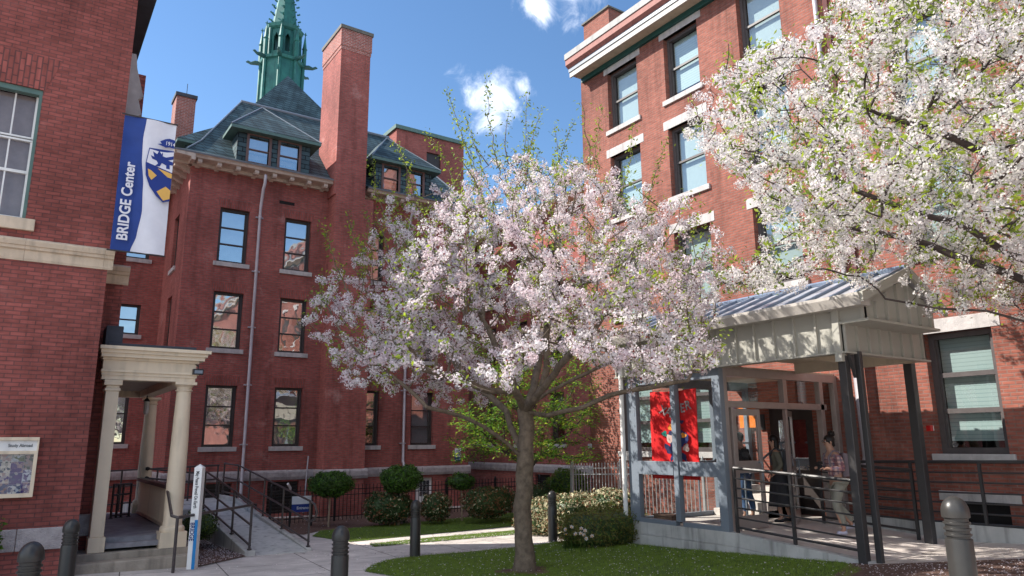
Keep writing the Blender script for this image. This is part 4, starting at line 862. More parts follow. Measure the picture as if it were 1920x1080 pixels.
# ---- red cloth banner hung inside the side glass, both hems tied
redm=plain('red_cloth',(.68,.012,.015),.85,var=.12,scale=3)
BT=thing('red_banner','large red cloth banner with grey letters hung inside the side glass','banner',(10.85,10.1,1.5))
g=MB(); nu,nv=30,40; y0,y1,z0_,z1_=9.62,10.86,1.52,3.26
def bp(i,j): 
    u=i/nu;v=j/nv; return (10.86+.018*math.sin(u*11+v*3)+.02*math.sin(v*5.3)*u, y0+(y1-y0)*u+.02*math.sin(v*4), z0_+(z1_-z0_)*v-.03*math.sin(PI*u)*(v))
for j in range(nv+1):
    for i in range(nu+1): g.v.append(bp(i,j))
for j in range(nv):
    for i in range(nu): a=j*(nu+1)+i; g.f.append((a,a+1,a+nu+2,a+nu+1)); g.m.append(0)
o=g.build('cloth',redm,BT,smooth=True); sd=o.modifiers.new('t','SOLIDIFY'); sd.thickness=.004
gl=plain('letter_grey',(.33,.27,.28),.8)
# the banner is seen from outside through the side glass: text reads along -y
for ch,yy,z_,an in (('X',10.58,2.82,-25),('A',10.42,2.78,-22),('V',10.26,2.80,-16),('I',10.12,2.80,-8),('E',10.0,2.80,4),('R',9.86,2.84,10)):
    a=R(an); text(ch,.25,gl,BT,(10.82,yy,z_),(0,-math.cos(a),math.sin(a)),(0,math.sin(a),math.cos(a)),bold=.004)
for ch,yy,z_,an in (('H',10.2,1.66,12),('A',10.04,1.64,16),('L',9.9,1.66,20),('L',9.78,1.70,24)):
    a=R(an); text(ch,.22,gl,BT,(10.82,yy,z_),(0,-math.cos(a),math.sin(a)),(0,math.sin(a),math.cos(a)),bold=.004)
# abstract painted shapes in the middle
cols_=[(.015,.02,.08),(.0,.16,.13),(.75,.25,.03),(.55,.38,.34),(.02,.03,.12),(.30,.01,.01)]
for k,(yy,z_,w,h,ci,ro) in enumerate(((10.2,2.25,.16,.42,0,.2),(10.46,2.40,.07,.09,1,0),(10.30,2.52,.05,.10,2,.4),(10.3,2.30,.12,.13,3,0),(10.36,2.10,.13,.13,0,.5),(10.22,1.98,.14,.1,4,-.7),(9.98,2.32,.13,.28,4,-.3),(9.95,2.36,.07,.08,2,.2),(9.90,2.12,.08,.12,3,-.4),(10.0,1.96,.12,.1,0,.5),(10.02,2.5,.07,.09,5,0),(9.98,2.62,.05,.06,0,0))):
    g=MB(); pts=[]
    for i in range(12):
        a=2*PI*i/12; rr_=1+.22*math.sin(3*a+k*1.7)+.1*math.sin(5*a+k); x_=w*rr_*math.cos(a);y_=h*.6*rr_*math.sin(a); pts.append((10.822-.0005*k,yy+x_*math.cos(ro)-y_*math.sin(ro),z_+x_*math.sin(ro)+y_*math.cos(ro)))
    g.poly_prism(pts,(.003,0,0)); g.build('painted_shape',plain('paint%d'%k,cols_[ci],.8,var=.2),BT)
# ================================================================ BAR RAILINGS of the right entrance
def barrail(label,a,b,h,posts,n=6,pr=.03,r=.016,cap=.03):
    a,b=Vector(a),Vector(b); T=thing('bar_railing',label,'railing',a,'dark horizontal bar railings at the right entrance')
    g=MB(); g.tube([a+Vector((0,0,h)),b+Vector((0,0,h))],cap,8); g.build('top_rail',metal_dark,T,smooth=True)
    for i in range(n):
        g=MB(); z_=h*(.07+.80*i/(n-1)) if n>1 else 0; z_=h*(.09+ (i)*(.90/(n))); g.tube([a+Vector((0,0,z_)),b+Vector((0,0,z_))],r if i else r*1.5,6); g.build('bar',metal_dark,T,smooth=True)
    for t in posts:
        p=a.lerp(b,t); g=MB(); g.box(p.x-pr*.8,p.x+pr*.8,p.y-pr*.8,p.y+pr*.8,p.z-.05,p.z+h+.01); g.build('post',metal_dark,T)
barrail('dark bar railing in front of the glass doors, nearest the lawn',(10.82,8.80,.64),(10.82,6.5,.50),1.13,(0,.5),)
barrail('short dark bar railing between the right canopy post and the doors',(13.42,8.8,.66),(13.42,6.98,.56),1.15,(0,1))
barrail('long dark bar railing on the kerb below the big window at right',(14.05,8.4,.66),(14.05,-2.5,.82),1.16,(.1,.21,.33,.45,.6,.8,1))
# fire alarm horn on post
T=thing('alarm_horn','small red alarm box fixed to the right canopy post','alarm',(13.60,6.66,2.46)); q=onx(1733,803,13.55); g=MB(); g.box(13.50,13.60,6.58,6.66,q.z-.05,q.z+.05); g.build('housing',plain('alarm_red',(.45,.01,.01),.4),T,bevel=.006); g=MB(); g.box(13.60,13.66,6.6,6.65,q.z-.045,q.z+.045); g.build('strobe',white,T)
# ================================================================ FENCES
def picket(label,a,b,h,m,step,posts,pw=.03,name='iron_fence'):
    a,b=Vector(a),Vector(b); L=(b-a).length; d=(b-a)/L; T=thing(name,label,'fence',a)
    g=MB(); n=int(L/step)
    for i in range(n+1):
        p=a+d*(i*step); g.obox(p-Vector((.008,.008,0)),Vector((.016,0,0)),Vector((0,.016,0)),Vector((0,0,h))); 
        g.add([p+Vector((-.012,-.012,h)),p+Vector((.012,-.012,h)),p+Vector((.012,.012,h)),p+Vector((-.012,.012,h)),p+Vector((0,0,h+.06))],[(0,1,4),(1,2,4),(2,3,4),(3,0,4)])
    g.build('pickets',m,T)
    for z_ in (.12,h-.26,h-.1):
        g=MB(); g.tube([a+Vector((0,0,z_)),b+Vector((0,0,z_))],.018,4); g.build('rail',m,T)
    for t in posts:
        p=a.lerp(b,t); g=MB(); g.box(p.x-pw,p.x+pw,p.y-pw,p.y+pw,p.z-.1,p.z+h+.06); g.lathe([(pw*1.2,h+.06),(pw*.9,h+.1),(.004,h+.14)],p,8); g.build('post',m,T)
picket('long black iron picket fence in front of the shaded brick hall',(6.5,22.3,gz(6.5,22.3)),(16.4,22.3,gz(16.4,22.3)),1.02,black_iron,.125,(0,.2,.4,.6,.8,1))
picket('black iron picket fence returning along the shaded wing',(16.4,22.3,gz(16.4,22.3)),(15.6,16.4,gz(15.6,16.4)),1.02,black_iron,.125,(.5,1))
gm_=plain('galvanised',(.36,.37,.38),.45,metal=.4)
picket('light grey iron picket fence between the sunlit brick corner and the vestibule',(13.3,16.6,gz(13.3,16)),(13.3,11.6,gz(13.3,11.6)),1.55,gm_,.125,(.02,.42,.98),name='grey_fence')
# ================================================================ BANNER on the left building
BY=13.72; BN=thing('building_banner','blue and white university banner reading BRIDGE Center on the left building corner','banner',(1.4,BY,6.7))
pb=Plane((0,BY,0),(1,0,0),(0,-1,0)); bu0,bu1,bz0,bz1=1.0,1.85,5.55,8.05
def fold(u,z): return .022*math.sin((u-bu0)*9+z*.9)+.016*math.sin(z*2.6+(u-bu0)*3)+.006*math.sin(z*9+(u-bu0)*14)
g=MB(); nu,nv=24,50
def wave(t): return bu0+.40*(bu1-bu0)-.10*math.cos((t)*PI*1.15+.3) +.05*(t-.5)     # edge of the blue field
for j in range(nv+1):
    t=j/nv; z=bz0+(bz1-bz0)*t
    for i in range(nu+1):
        u=bu0+(bu1-bu0)*i/nu; g.v.append(tuple(pb.P(u,z,fold(u,z))))
for j in range(nv):
    for i in range(nu): a=j*(nu+1)+i; g.f.append((a,a+1,a+nu+2,a+nu+1)); g.m.append(0)
cl=g.build('cloth',white_p,BN,smooth=True)
def blue_edge(t):   # px measured edge: starts .43 at top, swings to .48 lower middle, ends .36 at the foot
    import bisect
    K=[(0,.36),(.12,.45),(.3,.50),(.5,.47),(.7,.40),(.85,.38),(1,.41)]
    for (a,b),(c_,d_) in zip(K,K[1:]):
        if a<=t<=c_: 
            s_=(t-a)/(c_-a); s_=s_*s_*(3-2*s_)*.6+s_*.4; return b+(d_-b)*s_
g=MB()
for j in range(nv+1):
    t=j/nv; z=bz0+(bz1-bz0)*t; e=blue_edge(t)*(bu1-bu0)
    for i in range(9):
        u=bu0+e*i/8; g.v.append(tuple(pb.P(u,z,fold(u,z)-.004)))
for j in range(nv):
    for i in range(8): a=j*9+i; g.f.append((a,a+1,a+10,a+9)); g.m.append(0)
g.build('blue_field',plain('banner_blue',(.02,.055,.25),.7,var=.12,scale=3),BN,smooth=True)
text('BRIDGE Center',.235,white_p,BN,pb.P(bu0+.235,bz0+.17,-.05),(0,0,1),(-1,0,0),sx=.93,bold=.006)
# shield emblem
def shp(nm,pts,mat,d=-.018,par=BN):
    g=MB(); g.poly_prism([pb.P(u,z,d-.028) for u,z in pts],pb.n*-.003); return g.build(nm,mat,par)
su0,su1=bu0+.40,bu1+.0; sc=1.86; 
def sh_out(k=1.0):
    P_=[]
    for i in range(15):
        t=i/14; P_.append((sc-.42*k*math.cos(t*PI/2)**.75 if False else sc-.42*k*(1-t**2.1), 7.55-.0-1.0*t*k-(.0)))
    return P_
# left half-shield clipped by the banner edge at u=bu1
L_=[(bu0+.435,7.50),(bu0+.40,7.2),(bu0+.42,6.98),(bu0+.50,6.78),(bu0+.62,6.62),(bu0+.74,6.52),(bu1-.004,6.56),(bu1-.004,7.52)]
shp('shield_border',L_,navy,-.016)
shp('shield_top',[(bu0+.445,7.48),(bu0+.415,7.22),(bu1-.006,7.10),(bu1-.006,7.50),(bu1-.12,7.47),(bu0+.6,7.46)],white_p,-.020)
shp('gold_patch',[(bu0+.445,7.10),(bu0+.50,7.08),(bu0+.60,7.00),(bu0+.52,6.90),(bu0+.47,6.97)],gold,-.022)
shp('gold_patch',[(bu0+.60,7.14),(bu1-.006,7.08),(bu1-.006,6.99),(bu0+.78,7.00)],gold,-.022)
shp('gold_patch',[(bu0+.62,6.70),(bu0+.76,6.82),(bu1-.006,6.76),(bu1-.006,6.60),(bu0+.74,6.55)],gold,-.022)
# winged beast silhouette
shp('beast_emblem',[(bu0+.47,7.36),(bu0+.53,7.34),(bu0+.50,7.44),(bu0+.57,7.40),(bu0+.60,7.48),(bu0+.64,7.41),(bu0+.66,7.46),(bu0+.665,7.38),(bu0+.72,7.37),(bu1-.006,7.42),(bu1-.006,7.36),(bu0+.76,7.32),(bu1-.006,7.30),(bu1-.006,7.24),(bu0+.79,7.24),(bu0+.80,7.16),(bu0+.74,7.16),(bu0+.735,7.22),(bu0+.66,7.25),(bu0+.63,7.18),(bu0+.55,7.17),(bu0+.60,7.23),(bu0+.57,7.28),(bu0+.50,7.30)],navy,-.026)
shp('ribbon',[(bu0+.56,7.60),(bu0+.63,7.62),(bu0+.60,7.66),(bu0+.68,7.72),(bu0+.75,7.745),(bu1-.006,7.73),(bu1-.006,7.57),(bu0+.76,7.58),(bu0+.70,7.56),(bu0+.64,7.58)],navy,-.020)
text('1914',.105,white_p,BN,pb.P(bu0+.685,7.61,-.056),(1,-0,-.05),(.05,0,1),sx=.78,bold=.001)
g=MB(); g.tube([pb.P(.95,bz1+.01,0),pb.P(bu1+.02,bz1+.01,0)],.014,8); g.tube([pb.P(.95,bz0-.01,0),pb.P(bu1+.02,bz0-.01,0)],.014,8); g.build('pole_arm',metal_dark,BN)
# ================================================================ NOTICE CASE on the left wall
NC=thing('notice_case','glazed cream notice case with collage poster on the left brick wall','notice board',(-.3,13.95,1.95))
g=MB(); a0,a1=-1.2,.345
for b in ((a0,a1,2.34,2.39),(a0,a1,2.13,2.18),(a0,a1,1.47,1.53),(a1-.05,a1,1.53,2.13),(a0,a0+.05,1.53,2.13),(a1-.02,a1,2.18,2.34),(a0,a0+.02,2.18,2.34)): pf.box(g,*b,-.11,0)
g.build('case',cream,NC,bevel=.004)
g=MB(); pf.box(g,a0+.02,a1-.02,2.18,2.34,-.07,0); g.build('header',white,NC)
text('Study Abroad',.068,plain('ink_grey',(.1,.1,.1),.7),NC,pf.P(-.06,2.24,.0)+Vector((0,-.074,0)),(1,0,0),(0,0,1),sx=.85,bold=.001)
text('Access Office',.068,MATS['ink_grey'],NC,pf.P(-.56,2.24,.0)+Vector((0,-.074,0)),(1,0,0),(0,0,1),sx=.85,bold=.001)
g=MB(); pf.box(g,a0+.05,a1-.05,1.53,2.13,-.03,0); g.build('backing',white_p,NC)
random.seed(4)
cc=[(.03,.05,.14),(.16,.16,.19),(.07,.10,.05),(.30,.20,.20),(.04,.06,.06),(.42,.44,.50),(.04,.02,.14),(.14,.06,.05),(.10,.2,.28),(.5,.45,.4)]
def photo(u0,u1,z0_,z1_,c1,c2,c3):
    m,t,b=newmat('photo'); tx=N(t,'ShaderNodeTexCoord'); v=N(t,'ShaderNodeTexVoronoi'); v.inputs['Scale'].default_value=26; v.inputs['Randomness'].default_value=1; t.links.new(tx.outputs['Object'],v.inputs['Vector']); rp=N(t,'ShaderNodeValToRGB'); e=rp.color_ramp.elements; e[0].color=col(c1); e[1].color=col(c2); e[1].position=.6; k=e.new(.3); k.color=col(c3); sp=N(t,'ShaderNodeSeparateColor'); t.links.new(v.outputs['Color'],sp.inputs[0]); t.links.new(sp.outputs[0],rp.inputs[0]); t.links.new(rp.outputs[0],b.inputs['Base Color']); b.inputs['Roughness'].default_value=.5
    g=MB(); pf.box(g,u0,u1-.002,z0_,z1_-.002,-.035,-.031); g.build('photo',m,NC)
u=a0+.05
while u<a1-.06:
    w=random.uniform(.12,.24); w=min(w,a1-.05-u); z_=1.53
    while z_<2.12:
        h_=random.uniform(.10,.24); h_=min(h_,2.13-z_)
        photo(u,u+w,z_,z_+h_,*random.sample(cc,3)); z_+=h_
    u+=w
g=MB(); g.quad(pf.P(a0+.05,1.53,-.09),pf.P(a1-.05,1.53,-.09),pf.P(a1-.05,2.13,-.09),pf.P(a0+.05,2.13,-.09),(0,-1,0)); g.build('pane',glass_door,NC)
# ================================================================ small signs, pipes
q=ony(565,945,21.2); SG=thing('direction_sign','small white and navy direction sign on a post by the ramp end','sign',(q.x,q.y,gz(q.x,q.y)))
g=MB(); g.box(q.x-.28,q.x+.28,q.y-.02,q.y,q.z+.0,q.z+.22); g.build('panel',white_p,SG); g=MB(); g.box(q.x-.28,q.x+.28,q.y-.022,q.y,q.z-.22,q.z-.002); g.build('navy_panel',navy,SG)
for a_ in (-.34,.29): g=MB(); g.box(q.x+a_,q.x+a_+.045,q.y-.03,q.y+.02,-.3,q.z+.1); g.build('post',black_iron,SG)
text('Entrance',.11,white_p,SG,(q.x-.14,q.y-.026,q.z-.14),(1,0,0),(0,0,1),bold=.001)
q=pl.P(ony(858,855,25).x,ony(858,855,25).z,-.03); SG=thing('wall_plaque','small white and navy plaque on the brick near the right corner of the hall','sign',q)
g=MB(); g.box(q.x-.13,q.x+.13,q.y,q.y+.03,q.z-.04,q.z+.3); g.build('panel',white_p,SG); g=MB(); g.box(q.x-.13,q.x+.13,q.y-.002,q.y+.03,q.z-.2,q.z-.042); g.build('navy_panel',navy,SG)
for i in range(5):
    g=MB(); g.box(q.x-.09,q.x+.07-.02*(i%2),q.y-.004,q.y,q.z+.2-i*.045,q.z+.21-i*.045); g.build('text_line',navy,SG)
text('Entrance',.055,white_p,SG,(q.x-.1,q.y-.006,q.z-.14),(1,0,0),(0,0,1))
# downspouts on the hall
def spout(label,x,top=11.45,bot=.75,off=.42,x0=None):
    T=thing('downspout',label,'downspout',(x,24.9,bot),'pale downspouts on the shaded hall'); g=MB(); xt=x if x0 is None else x0
    g.tube([(xt,24.5,top+.05),(xt,24.5,top-.25),(xt-.02,24.6,top-.45),(x,24.88,top-1.1),(x,24.88,bot+.65),(x-.01,24.86,bot+.6),(x-.01,24.78,bot+.5),(x-.01,24.78,bot)],.055,10); g.build('pipe',downpipe,T,smooth=True)
    z_=top-1.4
    while z_>bot+.8:
        g=MB(); g.box(x-.13,x+.13,24.93,25.0,z_-.02,z_+.02); g.lathe([(.07,-.03),(.07,.03)],(x,24.88,z_),12); g.build('clamp',downpipe,T); z_-=1.95
spout('pale downspout left of the tall chimney, between two window columns',6.28,bot=.0); spout('pale downspout right of the tall chimney beside the last windows',12.02,bot=1.0)
q=ony(575,890,24.7); T=thing('conduit_pipe','thin leaning grey pipe against the wall left of the chimney base','pipe',(q.x,24.6,0)); g=MB(); g.tube([(ony(570,930,24.7).x,24.7,.0),(ony(579,856,24.8).x,24.85,1.85)],.025,6); g.build('pipe',downpipe,T)
T=thing('gas_meter','dark gas pipework low on the hall wall under the downspout','meter',(6.5,24.8,0)); g=MB(); g.tube([(6.3,24.75,.1),(6.3,24.75,.35),(6.75,24.75,.35),(6.75,24.75,-.1)],.04,8); g.lathe([(.09,.2),(.11,.3),(.09,.4)],(6.55,24.72,0),12); g.build('pipework',metal_dark,T)
T=thing('security_light','small white twin spotlight on the louvre left of the sign','light',(7.35,24.8,.7)); q=ony(544,918,24.8); g=MB(); g.tube([(q.x+.05,24.9,q.z),(q.x,24.8,q.z+.05),(q.x-.12,24.7,q.z+.2)],[.03,.05,.04],8); g.build('lamp',white,T)
T=thing('junction_box','small white box on the sunlit brick corner','box',onx(1173,855,14.45)); q=onx(1173,857,14.46); g=MB(); g.box(14.42,14.5,q.y-.09,q.y+.09,q.z-.09,q.z+.09); g.build('cover',white,T)
# ================================================================ VEGETATION
from mathutils import noise as mnoise
def npmesh(name,V,F,mats,midx,parent,smooth=False):
    """V (n,3) F (m,k)"""
    off=np.array(root_of(parent)) if parent is not None else np.zeros(3)
    me=bpy.data.meshes.new(name); V=np.asarray(V,np.float32)-off.astype(np.float32); F=np.asarray(F,np.int32); m,k=F.shape
    me.vertices.add(len(V)); me.vertices.foreach_set('co',V.ravel()); me.loops.add(m*k); me.loops.foreach_set('vertex_index',F.ravel())
    me.polygons.add(m); me.polygons.foreach_set('loop_start',np.arange(0,m*k,k,dtype=np.int32)); me.polygons.foreach_set('loop_total',np.full(m,k,np.int32))
    for q in mats: me.materials.append(q)
    if midx is not None: me.polygons.foreach_set('material_index',np.asarray(midx,np.int32))
    me.update(calc_edges=True); me.validate()
    o=bpy.data.objects.new(name,me); scene.collection.objects.link(o)
    if parent is not None:o.parent=parent
    return o
def frames(n,nrm,jit):
    d=nrm+rng.normal(size=(n,3))*jit; d/=np.linalg.norm(d,axis=1)[:,None]+1e-9
    a=rng.normal(size=(n,3)); x=np.cross(d,a); x/=np.linalg.norm(x,axis=1)[:,None]+1e-9; y=np.cross(d,x); return x,y,d
def scatter(pos,nrm,jit,size,tmpl,tf):
    n=len(pos); x,y,d=frames(n,nrm,jit); T=np.array(tmpl); k=len(T)
    s=(size*rng.uniform(.75,1.25,n))[:,None,None] if np.isscalar(size) else size[:,None,None]
    V=pos[:,None,:]+s*(T[None,:,0:1]*x[:,None,:]+T[None,:,1:2]*y[:,None,:]+T[None,:,2:3]*d[:,None,:])
    F=(np.arange(n)[:,None,None]*k+np.array(tf)[None]).reshape(-1,len(tf[0])); return V.reshape(-1,3),F
STAR=[(math.cos(2*PI*i/10)*(1 if i%2==0 else .52),math.sin(2*PI*i/10)*(1 if i%2==0 else .52),.22 if i%2==0 else 0) for i in range(10)]; STARF=[tuple(range(10))]
QUAD=[(-1,-.8,.12),(1,-.9,-.08),(.95,1,.16),(-.9,.85,-.1)]; QUADF=[(0,1,2,3)]
LEAF=[(0,-1,0),(.42,-.1,.14),(0,1,-.05),(-.42,-.1,.14)]; LEAFF=[(0,1,2),(0,2,3)]
PENT=[(math.cos(2*PI*i/5),math.sin(2*PI*i/5),.15*(i%2)) for i in range(5)]; PENTF=[(0,1,2,3,4)]
def grow(seeds,par,att,D=.16,kill=.24,infl=1.1,iters=120,maxn=14000,up=0.03):
    P=[np.array(s,float) for s in seeds]; par=list(par); att=np.array(att)
    N0=np.array(P); near=np.full(len(att),-1); nd=np.full(len(att),1e9)
    for i in range(len(P)):
        d=np.linalg.norm(att-P[i],axis=1); m=d<nd; nd[m]=d[m]; near[m]=i
    for it in range(iters):
        act=nd<infl
        if not act.any(): infl*=1.25; act=nd<infl
        if len(att)==0 or len(P)>maxn: break
        dirs={}
        vec=att[act]; idx=near[act]; v=vec-np.array(P)[idx]; v/=np.linalg.norm(v,axis=1)[:,None]+1e-9
        u,inv=np.unique(idx,return_inverse=True); acc=np.zeros((len(u),3)); np.add.at(acc,inv,v)
        acc+=rng.normal(size=acc.shape)*.15; acc[:,2]+=up; acc/=np.linalg.norm(acc,axis=1)[:,None]+1e-9
        base=len(P); newp=np.array(P)[u]+acc*D
        for k in range(len(u)): P.append(newp[k]); par.append(int(u[k]))
        for k in range(len(u)):
            d=np.linalg.norm(att-newp[k],axis=1); m=d<nd; nd[m]=d[m]; near[m]=base+k
        keep=nd>kill; att=att[keep]; nd=nd[keep]; near=near[keep]
        if len(att)==0: break
    return np.array(P),np.array(par)
def radii(P,par,tip=.0045,ex=2.35,rmax=None):
    n=len(P); a=np.zeros(n); ch=np.zeros(n,int)
    for i in range(n):
        if par[i]>=0: ch[par[i]]+=1
    for i in range(n-1,-1,-1):
        if ch[i]==0: a[i]+=tip**ex
        if par[i]>=0: a[par[i]]+=a[i]
    r=a**(1/ex); 
    if rmax: r=np.minimum(r,rmax)
    return r,ch
def limbs(name,P,par,r,mat,parent,minr=0.0):
    vs_=[];fs=[];mats_=[]; b=0
    for i in range(len(P)):
        p=par[i]
        if p<0: continue
        rp=min(r[p],r[i]*1.7); 
        if r[i]<minr: continue
        k=12 if r[i]>.07 else (7 if r[i]>.02 else 4)
        a=Vector(P[p]);c=Vector(P[i]); t=(c-a)
        if t.length<1e-6: continue
        if par[p]>=0:
            pa=Vector(P[par[p]]); ta=(a-pa); ta=ta.normalized() if ta.length>1e-6 else t.normalized()
        t.normalize(); x=t.orthogonal().normalized(); y=t.cross(x)
        # aligned frames: project a fixed reference for continuity
        ref=Vector((.3,.9,.2)); x=(ref-t*ref.dot(t)); x.normalize(); y=t.cross(x)
        tp=t
        if par[p]>=0:
            tp=(t+ta).normalized()
        xa=(ref-tp*ref.dot(tp)).normalized(); ya=tp.cross(xa)
        for (o,rr_,X,Y) in ((a,rp,xa,ya),(c+t*r[i]*.25,r[i],x,y)):
            for j in range(k):
                an=2*PI*j/k; w=1+ (.06*math.sin(an*3+o.z*5) if rr_>.06 else 0)
                q=o+(X*math.cos(an)+Y*math.sin(an))*rr_*w; vs_.append((q.x,q.y,q.z))
        for j in range(k): fs.append((b+j,b+(j+1)%k,b+k+(j+1)%k,b+k+j))
        b+=2*k
    o=npmesh(name,np.array(vs_),np.array(fs),[mat],None,parent); o.data.polygons.foreach_set('use_smooth',[True]*len(o.data.polygons)); return o
def polyline_seeds(paths):
    """paths: list of (parent_key, [points], key) -> nodes spaced .2"""
    P=[];par=[];keys={}
    for pk,pts,key in paths:
        last=keys[pk] if pk is not None else -1
        pts=[Vector(p) for p in pts]
        if pk is not None: cur=Vector(P[last])
        else: cur=pts[0]; P.append(tuple(cur)); par.append(-1); last=0; pts=pts[1:]
        for q in pts:
            L=(q-cur).length; n=max(1,int(L/.2)); c0=cur.copy()
            for i in range(1,n+1): 
                c=c0.lerp(q,i/n); jj=.012; P.append((c.x+random.uniform(-jj,jj),c.y+random.uniform(-jj,jj),c.z+random.uniform(-jj,jj))); par.append(last); last=len(P)-1
            cur=q
        keys[key]=last
        for f in (.35,.6,.8): keys[key+str(f)]=last
    return P,par
def blossoms(tree,P,par,r,per,rad,size,tmpl,tf,dens,thr,leafsize,leaff,cull=None,pal=None):
    idx=np.where((r<thr))[0]; idx=idx[idx>0]
    # density field makes bare gaps and heavy clumps
    w=np.array([mnoise.noise(Vector(P[i])*1.3)+.5*mnoise.noise(Vector(P[i])*3.1) for i in idx]); idx=idx[w>-.42+ (1-dens)]
    if cull is not None: idx=idx[[cull(P[i]) for i in idx]]
    # midpoints along the twig too
    A=P[idx]; B=P[par[idx]]; t=rng.random(len(idx))[:,None]; cen=np.concatenate([A,A*t+B*(1-t)]); wc=np.array([mnoise.noise(Vector(c)*4.2) for c in cen]); cen=cen[wc>-.10]
    cs=rng.uniform(.35,1.6,len(cen)); cnt=rng.poisson(per*cs); rep=np.repeat(np.arange(len(cen)),cnt); n=len(rep)
    off=rng.normal(size=(n,3)); off/=np.linalg.norm(off,axis=1)[:,None]; off*=rad*(cs[rep]**.4)[:,None]*rng.random((n,1))**.33; off[:,2]-=rad*.15
    pos=cen[rep]+off; nr=off/np.linalg.norm(off,axis=1)[:,None]
    V,F=scatter(pos,nr,.28,size,tmpl,tf)
    tone=np.array([mnoise.noise(Vector(c)*2.2) for c in cen])[rep]+rng.normal(size=n)*.25
    mi=np.where(tone>.0,0,1); mi=np.where(rng.random(n)<.03,2,mi)
    mi=np.repeat(mi,len(tf)); npmesh('blossom',V,F,pal or [petal_w,petal_p,calyx],mi,tree)
    # leaves in tufts
    w2=np.array([mnoise.noise(Vector(P[i])*1.9+Vector((7,3,1))) for i in idx]); li=idx[w2>leaff]
    m=len(li)*9; c=np.repeat(P[li],9,axis=0)+rng.normal(size=(m,3))*rad*1.1; c[:,2]+=rad*.5
    nrm=np.tile(np.array([0,0,1.]),(m,1)); V,F=scatter(c,nrm,.9,leafsize,LEAF,LEAFF); mi=np.repeat(np.where(rng.random(m)<.6,0,1),2)
    return V,F,mi,n
def shoots(P,idx,n,L,leafsize,per):
    """upright leafy shoots: returns extra nodes as tubes + leaf positions"""
    paths=[];pos=[];dr=[]
    for q in rng.choice(idx,n,replace=False):
        p=Vector(P[q]); d=Vector((rng.normal()*.5,rng.normal()*.5,1)).normalized(); l=L*rng.uniform(.35,1.15); k=int(l/.1); pts=[p.copy()]
        for i in range(k):
            d=(d+Vector(rng.normal(size=3))*.14+Vector((0,0,.03))).normalized(); p=p+d*.1; pts.append(p.copy())
            for _ in range(per):
                pos.append(np.array(p)+rng.normal(size=3)*.045); dr.append(np.array(d)+rng.normal(size=3)*.8)
        paths.append(pts)
    return paths,np.array(pos),np.array(dr)
def inview(p,m=260):
    d=Vector(p)-CAMP; w=d.dot(fw)
    if w<.5: return False
    X=960+CF*d.dot(rr)/w; Y=540-CF*d.dot(uu)/w; return -m<X<1920+m and -m<Y<1080+m
# ---------------------------------------------------------------- central cherry
tb=og(985,1072); tz=tb.z; CT=thing('cherry_tree','flowering white pink cherry tree in the middle of the lawn','tree',(tb.x,tb.y,tz))
_fh=Vector((fw.x,fw.y,0)).normalized(); _dh=Vector((tb.x,tb.y,0)).dot(_fh)
def dp(px,py,dd):
    d=ray(px,py); return tuple(CAMP+d*((_dh+dd)/d.dot(_fh)))
fork=dp(984,865,0); f2=dp(988,800,0)
paths=[(None,[(tb.x,tb.y,tz-.15),dp(983,1010,0),dp(980,950,0),fork],'t'),('t',[f2,dp(985,770,.05)],'u'),
 ('t',[dp(950,830,-.2),dp(905,798,-.5),dp(862,778,-.8),dp(800,765,-1.1)],'a'),
 ('t',[dp(958,800,.3),dp(948,770,.5),dp(915,740,.9),dp(860,700,1.4)],'b'),
 ('u',[dp(1025,780,-.3),dp(1090,764,-.5),dp(1150,738,-.7),dp(1215,727,-.9),dp(1290,712,-1.0)],'c'),
 ('u',[dp(1030,735,.2),dp(1075,712,.4),dp(1120,690,.6)],'d'),('u',[dp(1010,740,-.2),dp(1026,690,-.3),dp(1022,640,-.4),dp(1035,560,-.3)],'e'),
 ('u',[dp(972,740,.0),dp(958,705,.1),dp(938,668,.2),dp(905,600,.5)],'f'),('u',[dp(965,735,-.5),dp(915,733,-.9),dp(860,712,-1.5),dp(790,690,-2.0)],'g'),
 ('u',[dp(1000,730,.5),dp(1010,680,1.2),dp(1020,620,2.0)],'h'),('u',[dp(1000,750,-.5),dp(1040,700,-1.2),dp(1080,650,-2.0)],'i')]
sP,sp_=polyline_seeds(paths)
def ppx(p):
    d=Vector(p)-CAMP; w=d.dot(fw); return 960+CF*d.dot(rr)/w,540-CF*d.dot(uu)/w
def inp(x,y,poly):
    c=False;j=len(poly)-1
    for i in range(len(poly)):
        xi,yi=poly[i];xj,yj=poly[j]
        if (yi>y)!=(yj>y) and x<(xj-xi)*(y-yi)/(yj-yi)+xi: c=not c
        j=i
    return c
SIL=[(562,610),(575,545),(595,505),(650,485),(700,470),(690,420),(715,372),(770,362),(820,335),(880,330),(905,300),(960,285),(1010,285),(1060,300),(1110,268),(1140,310),(1185,345),(1215,330),(1240,375),(1290,352),(1325,375),(1345,430),(1395,455),(1395,520),(1350,560),(1320,600),(1375,640),(1350,690),(1290,718),(1230,722),(1170,708),(1120,690),(1060,670),(1000,670),(962,715),(960,757),(900,762),(850,772),(800,772),(750,755),(700,738),(640,722),(630,690),(600,660),(572,640)]
SIL2=[(1235,150),(1290,175),(1330,125),(1385,100),(1500,55),(1555,0),(1640,-250),(2700,-250),(2700,640),(1920,612),(1860,602),(1750,585),(1700,600),(1650,570),(1600,545),(1500,538),(1440,552),(1340,560),(1325,530),(1360,495),(1425,470),(1435,420),(1405,355),(1345,300),(1290,262),(1250,205)]
R0=4.1; att=[]; cx,cy=tb.x+.02,tb.y+.1; cz=tz
